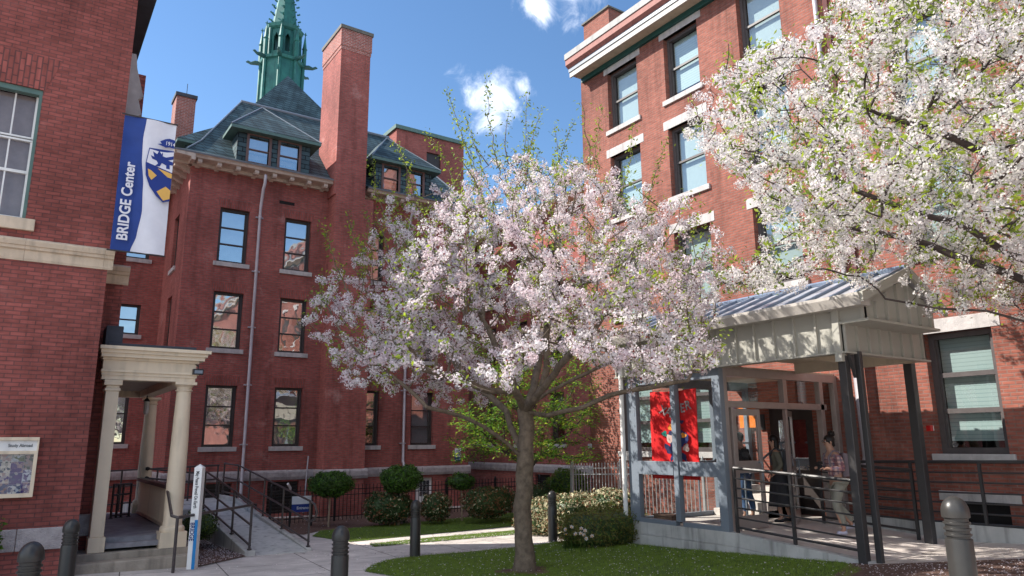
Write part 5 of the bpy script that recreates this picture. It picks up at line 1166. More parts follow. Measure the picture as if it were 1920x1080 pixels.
while len(att)<5200:
    rr_=R0*math.sqrt(random.random()); an=random.uniform(0,2*PI); q=rr_/R0; irr=1+.14*math.sin(an*3+1)+.1*math.sin(an*5+2)
    zl2=3.3+.3*math.sin(an*4)-.75*q**3+ (.6 if q<.25 else 0); zt2=3.9+3.5*max(0,1-q**2.2)**.62*(1+.08*math.sin(an*3))
    lat=q*(math.cos(an)*r0.x+math.sin(an)*r0.y); nr_=-q*(math.cos(an)*_fh.x+math.sin(an)*_fh.y); zt2-=1.1*max(0,nr_)+.9*max(0,-lat); irr*=1-.07*max(0,-lat)
    z_=random.uniform(zl2,max(zl2+.4,zt2)); p=Vector((cx+rr_*irr*math.cos(an),cy+rr_*irr*math.sin(an),z_+cz-.1))
    if q<.5 and z_<4.6 and random.random()<.55: continue
    if mnoise.noise(p*.9+Vector((2,5,9)))<-.24: continue
    if p.x>9.9 and p.y<12 and 3.4<p.z<5.2 and p.x>10.25: continue
    if not inp(*ppx(p),SIL): continue
    att.append(tuple(p))
P,par=grow(sP,sp_,att,D=.14,kill=.18,infl=.9,iters=120)
r,ch=radii(P,par,tip=.0040,ex=2.12); sc_=.142/r[4]; r=r*np.where(r>.03,sc_,1+(sc_-1)*r/.03)
r*=1+.45*np.exp(-((P[:,2]-tz)/.16).clip(0,9))
limbs('trunk',P,par,r,bark,CT)
V,F,mi,nb=blossoms(CT,P,par,r,29,.076,.0142,PENT,PENTF,.97,.022,.036,.15)
top=np.where((r<.012)&(P[:,2]>5.6))[0]; side=np.where((r<.01)&(P[:,2]>4.2)&(P[:,0]*_c-P[:,1]*_s< -1.5))[0]
pa,lp,ld=shoots(P,top,32,.9,.032,5); pa2,lp2,ld2=shoots(P,side,22,.6,.03,4)
ext=[]
for (x0_,y0_,x1_,y1_,dd_) in ((905,330,838,172,0),(930,330,872,215,.4),(950,310,912,148,-.3),(965,300,985,178,.3),(985,300,1015,205,-.5),(905,320,868,262,-.6),(1040,305,1078,225,.2),(1120,300,1128,205,.5),(1150,330,1186,235,-.2),(790,370,742,268,.2),(745,385,700,300,.5),(680,490,652,402,.2),(660,500,608,420,-.4),(700,475,690,395,.8),(1200,350,1250,262,.4),(1060,300,1040,232,1.0),(860,340,800,252,.8)):
    a_=Vector(dp(x0_,y0_+60,dd_)); b_=Vector(dp(x1_,y1_,dd_)); L_=(b_-a_).length; n_=max(6,int(L_/.09)); side=Vector(rng.normal(size=3))*.08; pts=[]
    for i in range(n_+1):
        t=i/n_; q_=a_.lerp(b_,t)+side*math.sin(PI*t)+Vector(rng.normal(size=3))*.012; pts.append(q_)
        if t>.22:
            for _ in range(7): ext.append((np.array(q_)+rng.normal(size=3)*.05,rng.normal(size=3)))
    pa.append(pts)
lp=np.concatenate([lp,np.array([e[0] for e in ext])]); ld=np.concatenate([ld,np.array([e[1] for e in ext])])
for pts in pa+pa2: g=MB(); g.tube(pts,[.011*(1-.75*i/len(pts)) for i in range(len(pts))],4,cap=False); g.build('shoot',bark,CT)
V2,F2=scatter(np.concatenate([lp,lp2]),np.concatenate([ld,ld2]),.4,.034,LEAF,LEAFF)
allV=np.concatenate([V,V2]); allF=np.concatenate([F,F2+len(V)]); am=np.concatenate([mi,np.repeat(np.where(rng.random(len(F2)//2)<.55,0,1),2)])
npmesh('leaves',allV,allF,[leaf_new,leaf_olive],am,CT)
print('central nodes',len(P),'blossoms',nb)
# ---------------------------------------------------------------- right, nearer cherry
bx0,by0=11.1,2.3; bz0_=gz(bx0,by0); CT2=thing('cherry_tree','nearer cherry tree reaching in from the right edge with heavy white blossom','tree',(bx0,by0,bz0_))
def dq(px,py,D): return tuple(atd(px,py,D))
k_=Vector((bx0-.05,by0+.1,2.9))
paths=[(None,[(bx0,by0,bz0_-.15),(bx0,by0+.05,1.6),tuple(k_)],'t'),
 ('t',[dq(2060,640,8.3),dq(1920,602,8.2),dq(1850,584,8.3),dq(1760,578,8.5),dq(1660,560,8.8)],'a'),
 ('t',[dq(2080,540,8.2),dq(1930,492,8.0),dq(1880,470,8.0),dq(1815,425,8.1),dq(1700,395,8.3),dq(1590,350,8.6)],'b'),
 ('t',[dq(2120,420,8.5),dq(1960,350,8.3),dq(1860,290,8.2),dq(1760,250,8.3),dq(1650,215,8.5)],'c'),
 ('b',[dq(1560,330,8.7)],'b2'),('t',[(bx0-.6,by0+1.2,4.1),(bx0-1.2,by0+2.4,4.9),(bx0-1.8,by0+3.3,5.3)],'d'),
 ('t',[(bx0+.1,by0+.2,5),(bx0,by0+.3,7)],'e'),('t',[(bx0-.8,by0-.6,4.6),(bx0-1.8,by0-1.2,5.6)],'f'),('t',[(bx0+1.0,by0-1,4.6),(bx0+1.6,by0-2,5.4)],'g')]
sP,sp_=polyline_seeds(paths)
att=[]; cx,cy=10.3,3.1; R0=4.75
while len(att)<8800:
    rr_=R0*math.sqrt(random.random()); an=random.uniform(0,2*PI); q=rr_/R0; irr=1+.10*math.sin(an*3+.5)+.08*math.sin(an*6+2)
    zl2=3.85+.3*math.sin(an*5)+.5*q; zt2=4.5+4.9*max(0,1-q**2.4)**.6
    z_=random.uniform(zl2,zt2); p=Vector((cx+rr_*irr*math.cos(an),cy+rr_*irr*math.sin(an),z_))
    if p.x>14.0: continue
    if p.y>5.5 and 10.0<p.x and p.z<5.35: continue
    if mnoise.noise(p*.85+Vector((8,1,4)))<-.33: continue
    if not inview(p,500) and random.random()<.6: continue
    if (p-CAMP).length<5.6: continue
    if inview(p,300) and not inp(*ppx(p),SIL2): continue
    att.append(tuple(p))
P,par=grow(sP,sp_,att,D=.14,kill=.17,infl=.9,iters=130)
r,ch=radii(P,par,tip=.0040,ex=2.12); sc_=.12/r[4]; r=r*np.where(r>.03,sc_,1+(sc_-1)*r/.03)
limbs('trunk',P,par,r,bark_d,CT2)
V,F,mi,nb=blossoms(CT2,P,par,r,34,.080,.0145,STAR,STARF,1.0,.022,.038,.10,cull=lambda p: inview(p,350) or random.random()<.25,pal=[petal_c,petal_w,calyx])
top=np.where((r<.010)&np.array([inview(p,20) for p in P]))[0]
pa,lp,ld=shoots(P,top,70,.6,.03,4)
for pts in pa: g=MB(); g.tube(pts,[.008*(1-.7*i/len(pts)) for i in range(len(pts))],4,cap=False); g.build('shoot',bark_d,CT2)
V2,F2=scatter(lp,ld,.4,.032,LEAF,LEAFF)
npmesh('leaves',np.concatenate([V,V2]),np.concatenate([F,F2+len(V)]),[leaf_new,leaf_olive],np.concatenate([mi,np.repeat(np.where(rng.random(len(F2)//2)<.75,0,1),2)]),CT2)
print('right nodes',len(P),'blossoms',nb)
# ---------------------------------------------------------------- green maple behind
mc=atd(985,765,21); MT=thing('maple_tree','bright green layered maple behind the cherry trunk in the shaded corner','tree',(mc.x,mc.y,gz(mc.x,mc.y)))
gzm=gz(mc.x,mc.y); paths=[(None,[(mc.x,mc.y,gzm-.1),(mc.x+.1,mc.y,gzm+.9),(mc.x+.1,mc.y,gzm+1.5)],'t'),('t',[(mc.x-.9,mc.y+.3,gzm+2.2)],'a'),('t',[(mc.x+.9,mc.y-.3,gzm+2.3)],'b'),('t',[(mc.x,mc.y+.2,gzm+2.9)],'c')]
sP,sp_=polyline_seeds(paths); att=[]
while len(att)<900:
    an=random.uniform(0,2*PI); q=math.sqrt(random.random()); rr_=2.3*q; lay=random.choice([1.75,2.2,2.7,3.2,3.8,4.3,4.9]); 
    if q>1.08-.14*abs(lay-2.9) or mnoise.noise(Vector((rr_*math.cos(an),rr_*math.sin(an),lay))*.9)<-.12: continue
    att.append((mc.x+rr_*math.cos(an),mc.y+rr_*math.sin(an),gzm+lay+random.gauss(0,.08)+.12*(1-q)))
P,par=grow(sP,sp_,att,D=.16,kill=.25,infl=1.0,iters=70); r,ch=radii(P,par,tip=.004,ex=2.2); sc_=.08/r[3]; r*=min(sc_,3)
limbs('trunk',P,par,r,bark_d,MT)
idx=np.where(r<.02)[0]; m=len(idx)*13; c=np.repeat(P[idx],13,axis=0)+rng.normal(size=(m,3))*np.array([.13,.13,.05]); V,F=scatter(c,np.tile([0,0,1.],(m,1)),.4,.050,LEAF,LEAFF)
npmesh('crown',V,F,[leaf_maple,leaf_new],np.repeat(np.where(rng.random(m)<.7,0,1),2),MT)
# ---------------------------------------------------------------- shrubs
def shrub(name,label,cat,c,rad,mats,wts,n,ls,group=None,boxy=2.0,trunk=None,shell=.16,core=leaf_dark,fz=None,leaft=(LEAF,LEAFF)):
    c=Vector(c); zb=gz(c.x,c.y) if fz is None else fz; T=thing(name,label,cat,(c.x,c.y,zb),group)
    d=rng.normal(size=(n,3)); d/=np.linalg.norm(d,axis=1)[:,None]
    e=boxy; k=(np.abs(d)**e).sum(1)**(-1/e); s=1-shell*rng.random(n)**1.5*2
    bump=np.array([1+.22*mnoise.noise(Vector(q)*2.2+c)+.14*mnoise.noise(Vector(q)*6+c) for q in d])
    pos=d*(k*s*bump)[:,None]*np.array(rad)+np.array(c); ok=pos[:,2]>zb+.01; pos=pos[ok]; d=d[ok]; n=len(pos)
    V,F=scatter(pos,d,.75,ls,*leaft); mi=rng.choice(len(mats),n,p=wts); npmesh('crown' if trunk else 'foliage',V,F,mats,np.repeat(mi,len(leaft[1])),T)
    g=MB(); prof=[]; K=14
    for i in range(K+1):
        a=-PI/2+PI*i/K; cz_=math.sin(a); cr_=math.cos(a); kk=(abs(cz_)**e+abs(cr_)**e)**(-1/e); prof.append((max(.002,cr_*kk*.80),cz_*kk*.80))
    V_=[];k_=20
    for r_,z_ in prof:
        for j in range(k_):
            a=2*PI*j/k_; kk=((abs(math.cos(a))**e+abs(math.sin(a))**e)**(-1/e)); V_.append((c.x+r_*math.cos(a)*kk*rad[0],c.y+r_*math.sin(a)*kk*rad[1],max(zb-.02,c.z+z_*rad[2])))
    F_=[(i*k_+j,i*k_+(j+1)%k_,(i+1)*k_+(j+1)%k_,(i+1)*k_+j) for i in range(K) for j in range(k_)]; g.add(V_,F_); g.build('dark_core',core,T)  # solid dark filler added so the foliage is not see-through
    if trunk:
        g=MB(); g.tube([(c.x+trunk[0],c.y,zb-.05),(c.x+trunk[0]*.6,c.y,zb+.4),(c.x,c.y,c.z-rad[2]*.3)],[trunk[1],trunk[1]*.85,trunk[1]*.8],8); g.build('trunk',bark_pale,T)
    return T
TG='small ball-headed trees in front of the fence'
q=atd(620,908,20.6); shrub('topiary_tree','small round-headed tree nearest the ramp railing, left of the three','tree',q,(.60,.60,.37),[leaf_top,leaf_maple],[.75,.25],5000,.040,TG,trunk=(-.02,.035))
q=atd(752,898,20.8); shrub('topiary_tree','biggest round-headed small tree, the middle one of three, with crooked stem','tree',q,(.60,.60,.38),[leaf_top,leaf_maple],[.7,.3],5200,.040,TG,trunk=(-.06,.04))
q=atd(865,903,21.8); shrub('topiary_tree','thin round-headed small tree at the right, below the blue wall plaque','tree',q,(.42,.42,.26),[leaf_top,leaf_maple],[.7,.3],2300,.040,TG,trunk=(.03,.03),shell=.4)
SG_='clipped broadleaf shrubs in the mulch bed'; mv=[leaf_dark,leaf_pale,leaf_red]
def px3(px,py,D): return atd(px,py,D)
def sb(label,px,py,D,rad,w,n,ls=.045,boxy=2.6,mats=mv,cat='shrub',grp=SG_,nm='shrub',core=leaf_dark): return shrub(nm,label,cat,px3(px,py,D),rad,mats,w,n,ls,grp,boxy=boxy,core=core)
sb('dark bronze-leaved shrub under the middle ball-headed tree',730,952,20.6,(.75,.5,.45),[.72,.06,.22],3800)
sb('rounded dark shrub right of the near dark bollard',817,950,20.8,(.42,.42,.38),[.62,.10,.28],2300)
sb('wide dark shrub row left of the cherry trunk by the fence',918,940,20.8,(.85,.55,.42),[.62,.08,.30],4200)
sb('dark shrub just behind the cherry trunk by the black fence',1010,935,22.5,(.6,.5,.42),[.8,.05,.15],2400)
sb('sunlit pale variegated hedge behind the bollard, left part',1020,968,17.4,(.62,.75,.42),[.36,.42,.22],5200,.038,boxy=3.5)
sb('pale variegated hedge running towards the grey fence',1078,962,16.6,(.75,.6,.42),[.38,.44,.18],5200,.038,boxy=3.5)
sb('pale variegated shrub behind the yew, beside the vestibule glass',1152,948,16.2,(.62,.55,.36),[.36,.46,.18],3800,.038,boxy=2.8)
sb('low clipped brown green yew hedge beside the vestibule wall',1130,992,14.8,(.95,.62,.42),[.8,.2],9000,.028,boxy=3.4,mats=[leaf_yew,leaf_olive],cat='hedge',nm='yew_hedge')
sb('loose green bush beyond the fence near the maple',1064,912,23,(.7,.7,.55),[.6,.4],3600,.045,boxy=2.1,mats=[leaf_olive,leaf_maple],nm='bush')
sb('low green groundcover in the bed between porch and ramp',374,985,15.6,(.32,.8,.30),[.7,.3],2500,.03,boxy=2.2,mats=[leaf_dark,leaf_olive],nm='groundcover_shrub')
q=ony(0,950,13.8); shrub('small_bush','tip of a green bush at the far left edge under the notice case','shrub',(q.x-.35,13.6,.95),(.42,.25,.45),[leaf_top,leaf_maple],[.5,.5],1200,.04)
# daffodils
dc=og(1092,1027); DF=thing('daffodil_clump','clump of white daffodils with orange cups in front of the yew hedge','flowers',dc)
n=260; a=rng.random(n)*2*PI; rr_=np.sqrt(rng.random(n))*.42; base=np.stack([dc.x+rr_*np.cos(a),dc.y+rr_*np.sin(a)*.7,np.full(n,dc.z)],1)
g=MB()
for i in range(n):
    b=Vector(base[i]); l=rng.uniform(.25,.42); d=Vector((rng.normal()*.3,rng.normal()*.3,1)).normalized(); e=b+d*l; s_=Vector((.008,.004,0)); g.add([b-s_,b+s_,e+Vector((d.x*.05,d.y*.05,-.02))],[(0,1,2)])
g.build('blades',leaf_top,DF)
cup=plain('daffodil_cup',(.80,.42,.10),.6); 
for i,(px,py) in enumerate(((1076,985),(1094,988),(1101,992),(1065,998),(1083,998),(1099,1000),(1114,1002),(1103,1007),(1093,997),(1064,990))):
    p=atd(px-4,py+3,13.55); fl=MB(); n_=-fw; x=n_.orthogonal().normalized(); y=n_.cross(x); n_=(n_+Vector(rng.normal(size=3))*.3).normalized(); x=n_.orthogonal().normalized(); y=n_.cross(x)
    for j in range(6):
        a=2*PI*j/6; e=x*math.cos(a)+y*math.sin(a); t_=n_.cross(e); fl.add([p,p+e*.022+t_*.016,p+e*.045-n_*.004,p+e*.022-t_*.016],[(0,1,2,3)])
    F_=fl.build('flower',petal_w,DF); c_=MB(); c_.tube([p,p+n_*.02],[.009,.014],8); c_.build('cup',cup,F_)
    st=MB(); st.tube([p,(p.x,p.y+.03,dc.z)],.004,4,cap=False); st.build('stem',leaf_top,DF)
# ---------------------------------------------------------------- grass and petals
def inpoly(x,y,poly):
    c=np.zeros(len(x),bool); n=len(poly); j=n-1
    for i in range(n):
        xi,yi=poly[i];xj,yj=poly[j]; m=((yi>y)!=(yj>y))&(x<(xj-xi)*(y-yi)/((yj-yi)+1e-12)+xi); c^=m; j=i
    return c
def gzv(x,y):
    x=np.clip(x,-3,18);y=np.clip(y,-2,26); return _K[0]+_K[1]*x+_K[2]*y+_K[3]*x*x+_K[4]*x*y+_K[5]*y*y
def sample(poly,dens):
    a=np.array(poly); lo=a.min(0);hi=a.max(0); n=int(dens*(hi[0]-lo[0])*(hi[1]-lo[1])); x=rng.uniform(lo[0],hi[0],n);y=rng.uniform(lo[1],hi[1],n); m=inpoly(x,y,poly); return x[m],y[m]
X=[];Y=[]
for poly,dn in ((lawn_pts,2600),(strip_pts,1500),(lawn3_pts,1300)):
    x,y=sample(poly,dn); X.append(x);Y.append(y)
x=np.concatenate(X);y=np.concatenate(Y); rt=np.hypot(x-tb.x,y-tb.y); an_=np.arctan2(y-tb.y,x-tb.x); kp=rt>.34+.10*np.sin(an_*3)+.06*np.sin(an_*7); wn=np.array([mnoise.noise(Vector((a_*.9,b_*.9,0))) for a_,b_ in zip(x,y)]); kp&=(wn>-.35)|(rng.random(len(x))<.45); x=x[kp];y=y[kp]
drape('soil_patch',[(tb.x+(.42+.10*math.sin(3*t))*math.cos(t),tb.y+(.42+.10*math.sin(3*t))*math.sin(t)) for t in [2*PI*i/18 for i in range(18)]],.02,mulch)
n=len(x); z=gzv(x,y)
a=rng.random(n)*2*PI; h=rng.uniform(.025,.06,n); lean=rng.normal(size=(n,2))*.022
b=np.stack([x,y,z],1); s=np.stack([np.cos(a)*.0035,np.sin(a)*.0035,np.zeros(n)],1); t=b+np.stack([lean[:,0],lean[:,1],h],1)
V=np.stack([b-s,b+s,t],1).reshape(-1,3); F=np.arange(3*n).reshape(-1,3)
o=npmesh('lawn_grass',V,F,[grass_bl],None,None); o['kind']='stuff'
print('grass',n)
X=[];Y=[]
for poly,dn in ((lawn_pts,22),(strip_pts,14),(lawn3_pts,3),([(2.9,14.1),(4.0,15.2),(4.0,19),(2.9,19)],420),([(10.6,6.6),(10.6,6.2),(13,4.2),(12.3,3.2),(9,5)],160),([(1,4),(10.5,4),(10.5,14),(7,17),(5,16),(1,13)],14),([(10.8,6.4),(13.4,6.4),(13.9,2),(9,2)],40),(bed_pts,6)):
    x,y=sample(poly,dn); X.append(x);Y.append(y)
# drifts of petals along the path edges
for e in range(len(lawn_pts)-8):
    (xa,ya),(xb,yb)=lawn_pts[e],lawn_pts[e+1]; L=math.hypot(xb-xa,yb-ya); n_=int(L*110); t=rng.random(n_); X.append(xa+(xb-xa)*t+rng.normal(size=n_)*.05); Y.append(ya+(yb-ya)*t+rng.normal(size=n_)*.05)
for e in range(len(strip_pts)):
    (xa,ya),(xb,yb)=strip_pts[e],strip_pts[(e+1)%len(strip_pts)]; L=math.hypot(xb-xa,yb-ya); n_=int(L*70); t=rng.random(n_); X.append(xa+(xb-xa)*t+rng.normal(size=n_)*.07); Y.append(ya+(yb-ya)*t+rng.normal(size=n_)*.07)
x=np.concatenate(X);y=np.concatenate(Y); ins=inpoly(x,y,lawn_pts)|inpoly(x,y,strip_pts)|inpoly(x,y,lawn3_pts); n=len(x)
pos=np.stack([x,y,gzv(x,y)+np.where(ins,.045,.024)],1); V,F=scatter(pos,np.tile([0,0,1.],(n,1)),.35,.0085,QUAD,QUADF); o=npmesh('fallen_petals',V,F,[petal_w,petal_p],(rng.random(n)<.5).astype(int),None); o['kind']='stuff'
# ================================================================ PEOPLE
def skin(name,nodes,edges,mat,parent,sub=2,T=None):
    """nodes: {key:(x,y,z,r)}; first key is the root"""
    keys=list(nodes); me=bpy.data.meshes.new('s'); me.from_pydata([nodes[k][:3] for k in keys],[(keys.index(a),keys.index(b)) for a,b in edges],[])
    o=bpy.data.objects.new('s',me); scene.collection.objects.link(o); m=o.modifiers.new('k','SKIN'); m.use_smooth_shade=True
    for i,k in enumerate(keys):
        q=nodes[k][3]; q=q if isinstance(q,tuple) else (q,q); o.data.skin_vertices[0].data[i].radius=q; o.data.skin_vertices[0].data[i].use_root=(i==0)
    ms=o.modifiers.new('u','SUBSURF'); ms.levels=sub; ms.render_levels=sub
    bpy.context.view_layer.update(); dg=bpy.context.evaluated_depsgraph_get(); me2=bpy.data.meshes.new_from_object(o.evaluated_get(dg)); bpy.data.objects.remove(o)
    me2.name=name; me2.materials.clear(); me2.materials.append(mat); me2.polygons.foreach_set('use_smooth',[True]*len(me2.polygons))
    r_=bpy.data.objects.new(name,me2); scene.collection.objects.link(r_); r_.parent=parent; return r_
def ball(name,c,rad,mat,parent,k=16,jit=0):
    g=MB(); c=Vector(c); prof=[]
    V_=[];K=10
    for i in range(K+1):
        a=-PI/2+PI*i/K
        for j in range(k):
            b=2*PI*j/k; d=Vector((math.cos(a)*math.cos(b),math.cos(a)*math.sin(b),math.sin(a))); f=1+jit*mnoise.noise(d*3+c*2); V_.append((c.x+d.x*rad[0]*f,c.y+d.y*rad[1]*f,c.z+d.z*rad[2]*f))
    me=bpy.data.meshes.new(name); me.from_pydata(V_,[],[(i*k+j,i*k+(j+1)%k,(i+1)*k+(j+1)%k,(i+1)*k+j) for i in range(K) for j in range(k)]); me.materials.append(mat); me.polygons.foreach_set('use_smooth',[True]*len(me.polygons))
    o=bpy.data.objects.new(name,me); scene.collection.objects.link(o); o.parent=parent; return o
skin_a=plain('skin_a',(.42,.23,.16),.55,var=.05); skin_b=plain('skin_b',(.30,.16,.11),.55,var=.05)
hair_m=plain('hair',(.012,.008,.007),.5,var=.3,scale=40)
def hand(nodes,edges,wr,d,up,side,pre,curl=.6):
    """palm plus five separate fingers from wrist wr along d"""
    d=Vector(d).normalized();up=Vector(up).normalized();s=d.cross(up).normalized(); w=Vector(wr); p=w+d*.085
    nodes[pre+'palm']=(*(w+d*.05),(.030,.016)); edges.append((pre+'wr',pre+'palm'))
    return p,d,up,s
def fingers(nm,wr,d,up,mat,parent,curl=.5,thumb=1):
    d=Vector(d).normalized();up=Vector(up).normalized();s=d.cross(up).normalized(); w=Vector(wr)
    for i,(o_,l) in enumerate(((-.024,.068),(-.008,.078),(.008,.074),(.023,.058))):
        b=w+d*.05+s*o_; k1=w+d*.088+s*o_; d2=(d*math.cos(curl)-up*math.sin(curl)); k2=k1+d2*l*.45; d3=(d*math.cos(curl*2)-up*math.sin(curl*2)); k3=k2+d3*l*.4
        skin(nm,{'a':(*b,.009),'b':(*k1,.0095),'c':(*k2,.0085),'d':(*k3,.007)},[('a','b'),('b','c'),('c','d')],mat,parent,1)
    b=w+d*.02+s*.02*thumb; k1=b+(s*thumb*.8+d*.6-up*.3).normalized()*.04; k2=k1+(d*.9-up*.4+s*thumb*.2).normalized()*.035
    skin(nm,{'a':(*b,.011),'b':(*k1,.010),'c':(*k2,.008)},[('a','b'),('b','c')],mat,parent,1)
def person(label,loc,rz,hh,top_m,leg_m,shoe_m,skm,legs,arms,skirt=None,hair='bun',head_yaw=0,lean=.03,top_r=1.0):
    T=thing('person',label,'person',loc,'students walking into the entrance',rz); T.scale=(hh/1.72,)*3
    # legs: per side (hipx, kneex, kneez, anklex, anklez)
    B={'pel':(0,0,.93,(.125,.10)),'sp':(lean*.4,0,1.08,(.125,.095)),'ch':(lean,0,1.27,(.145,.105)),'sh':(lean*1.2,0,1.38,(.10,.075)),'nk':(lean*1.5+.005,0,1.46,(.052,.055)),'hd':(lean*1.7+.02,0,1.535,(.062,.072)),'hd2':(lean*1.8+.025,0,1.60,(.074,.090)),'hd3':(lean*1.8+.018,0,1.665,(.066,.078))}
    E=[('pel','sp'),('sp','ch'),('ch','sh'),('sh','nk'),('nk','hd'),('hd','hd2'),('hd2','hd3')]
    C={'pel':(0,0,.90,(.150,.125)),'sp':(lean*.4,0,1.08,(.140*top_r,.115*top_r)),'ch':(lean,0,1.26,(.165*top_r,.125*top_r)),'sh':(lean*1.1,0,1.39,(.105,.085))}; CE=[('pel','sp'),('sp','ch'),('ch','sh')]
    L={'pel':(0,0,.93,(.150,.118))}; LE=[]
    for s,(kx,kz,ax,az) in zip((1,-1),legs):
        n='l' if s==1 else 'r'; y=.085*s
        B[n+'hip']=(0,y,.86,.085); B[n+'kn']=(kx,y*1.02,kz,.055); B[n+'an']=(ax,y,az,.038); B[n+'ft']=(ax+.12,y*1.1,max(.03,az-.055),.03); E+=[('pel',n+'hip'),(n+'hip',n+'kn'),(n+'kn',n+'an'),(n+'an',n+'ft')]
        L[n+'hip']=(0,y,.84,.105); L[n+'kn']=(kx,y*1.02,kz,.076); L[n+'cf']=((kx+ax)/2-.02,y,(kz+az)/2+.04,.070); L[n+'an']=(ax-.005,y,az+.05,.055); LE+=[('pel',n+'hip'),(n+'hip',n+'kn'),(n+'kn',n+'cf'),(n+'cf',n+'an')]
        S={'h':(ax-.045,y,az-.02 if az>.1 else .05,(.04,.045)),'m':(ax+.05,y,max(.045,az-.035),(.042,.042)),'t':(ax+.15,y*1.05,max(.035,az-.06),(.04,.03))}
        skin('shoe',S,[('h','m'),('m','t')],shoe_m,T,2); g=MB(); zb=max(0,min(az-.09,.2)); g.box(ax-.09,ax+.19,y-.042,y+.042,zb,zb+.022); g.build('sole',white_p,T) if False else None
    for s,(ex,ey,ez,wx,wy,wz) in zip((1,-1),arms):
        n='l' if s==1 else 'r'
        B[n+'shl']=(lean,.16*s,1.37,.055); B[n+'el']=(ex,ey,ez,.040); B[n+'wr']=(wx,wy,wz,.027); d=(Vector((wx,wy,wz))-Vector((ex,ey,ez))).normalized(); pm=Vector((wx,wy,wz))+d*.05; B[n+'pm']=(*pm,(.034,.020)); E+=[('sh',n+'shl'),(n+'shl',n+'el'),(n+'el',n+'wr'),(n+'wr',n+'pm')]
        C[n+'shl']=(lean,.165*s,1.365,.072); C[n+'el']=(ex,ey,ez,.060); m=Vector((ex,ey,ez)).lerp(Vector((wx,wy,wz)),.86); C[n+'cu']=(*m,.045); CE+=[('sh',n+'shl'),(n+'shl',n+'el'),(n+'el',n+'cu')]
        fingers('finger',(wx,wy,wz),d,(0,0,1) if abs(d.z)<.8 else (1,0,0),skm,T,.55,-s)
    for q in (B,): q['pel']=(*q['pel'][:3],(.118,.10))
    skin('body',B,E,skm,T); skin('top',C,CE,top_m,T)
    if skirt: 
        g=MB(); K=20; V_=[]
        for z_,a_,b_ in ((1.0,.145,.135),(.9,.175,.165),(.6,.22,.21),(skirt,.25,.24)):
            for j in range(K): an=2*PI*j/K; f=1+.05*math.sin(an*6)*(1-z_); V_.append((a_*f*math.cos(an),b_*f*math.sin(an),z_))
        me=bpy.data.meshes.new('skirt'); me.from_pydata(V_,[],[(i*K+j,i*K+(j+1)%K,(i+1)*K+(j+1)%K,(i+1)*K+j) for i in range(3) for j in range(K)]); me.materials.append(leg_m); o=bpy.data.objects.new('skirt',me); scene.collection.objects.link(o); o.parent=T
    else: skin('trousers',L,LE,leg_m,T)
    hx=lean*1.8+.025
    # face: nose, eyes, mouth, ears
    g=skin('nose',{'a':(hx+.078,0,1.60,.010),'b':(hx+.100,0,1.575,.013)},[('a','b')],skm,T,1)
    for s in (1,-1):
        ball('eye',(hx+.075,.032*s,1.607,),(.011,.014,.009),white_p,T,8); ball('pupil',(hx+.084,.032*s,1.607),(.004,.006,.006),hair_m,T,8); ball('ear',(hx-.01,.078*s,1.59),(.018,.009,.030),skm,T,8)
    ball('mouth',(hx+.078,0,1.545),(.010,.024,.007),plain('lips',(.30,.10,.09),.5) if 'lips' not in MATS else MATS['lips'],T,8)
    ball('hair',(hx-.022,0,1.632),(.094,.088,.098),hair_m,T,20,.12)
    if hair=='bun': ball('hair_bun',(hx-.075,0,1.745),(.058,.055,.055),hair_m,T,16,.5); ball('hair_back',(hx-.06,0,1.58),(.055,.07,.075),hair_m,T,14,.3)
    if hair=='long': ball('hair_back',(hx-.062,0,1.50),(.055,.088,.16),hair_m,T,18,.2)
    if hair=='short': ball('hair_back',(hx-.05,0,1.60),(.06,.076,.07),hair_m,T,16,.15)
    return T,hx
def plaid():
    m,t,b=newmat('plaid'); tx=N(t,'ShaderNodeTexCoord'); sp=N(t,'ShaderNodeSeparateXYZ'); t.links.new(tx.outputs['Object'],sp.inputs[0]); outs=[]
    base=(.55,.33,.29)
    cur=None
    for ax,sc,th,cl in ((2,15,.45,(.03,.04,.12)),(0,15,.45,(.03,.04,.12)),(2,30,.18,(.5,.42,.38)),(1,15,.4,(.20,.05,.06))):
        mu=N(t,'ShaderNodeMath',operation='MULTIPLY'); mu.inputs[1].default_value=sc; t.links.new(sp.outputs[ax],mu.inputs[0]); fr=N(t,'ShaderNodeMath',operation='FRACT'); t.links.new(mu.outputs[0],fr.inputs[0]); lt=N(t,'ShaderNodeMath',operation='LESS_THAN'); lt.inputs[1].default_value=th; t.links.new(fr.outputs[0],lt.inputs[0]); hf=N(t,'ShaderNodeMath',operation='MULTIPLY'); hf.inputs[1].default_value=.62; t.links.new(lt.outputs[0],hf.inputs[0])
        mx=N(t,'ShaderNodeMix',data_type='RGBA'); mx.inputs['B'].default_value=col(cl); t.links.new(hf.outputs[0],mx.inputs[0])
        if cur is None: mx.inputs['A'].default_value=col(base)
        else: t.links.new(cur,mx.inputs['A'])
        cur=mx.outputs['Result']
    t.links.new(cur,b.inputs['Base Color']); b.inputs['Roughness'].default_value=.9; return m
plaid_m=plaid(); olive=plain('olive_cloth',(.13,.125,.095),.9); blackc=plain('black_cloth',(.022,.022,.026),.85); denim=plain('denim',(.05,.10,.20),.85,var=.25,scale=14); khaki=plain('khaki',(.25,.24,.20),.9); lav=plain('sneaker',(.45,.44,.55),.6); packg=plain('pack_grey',(.19,.15,.17),.8)
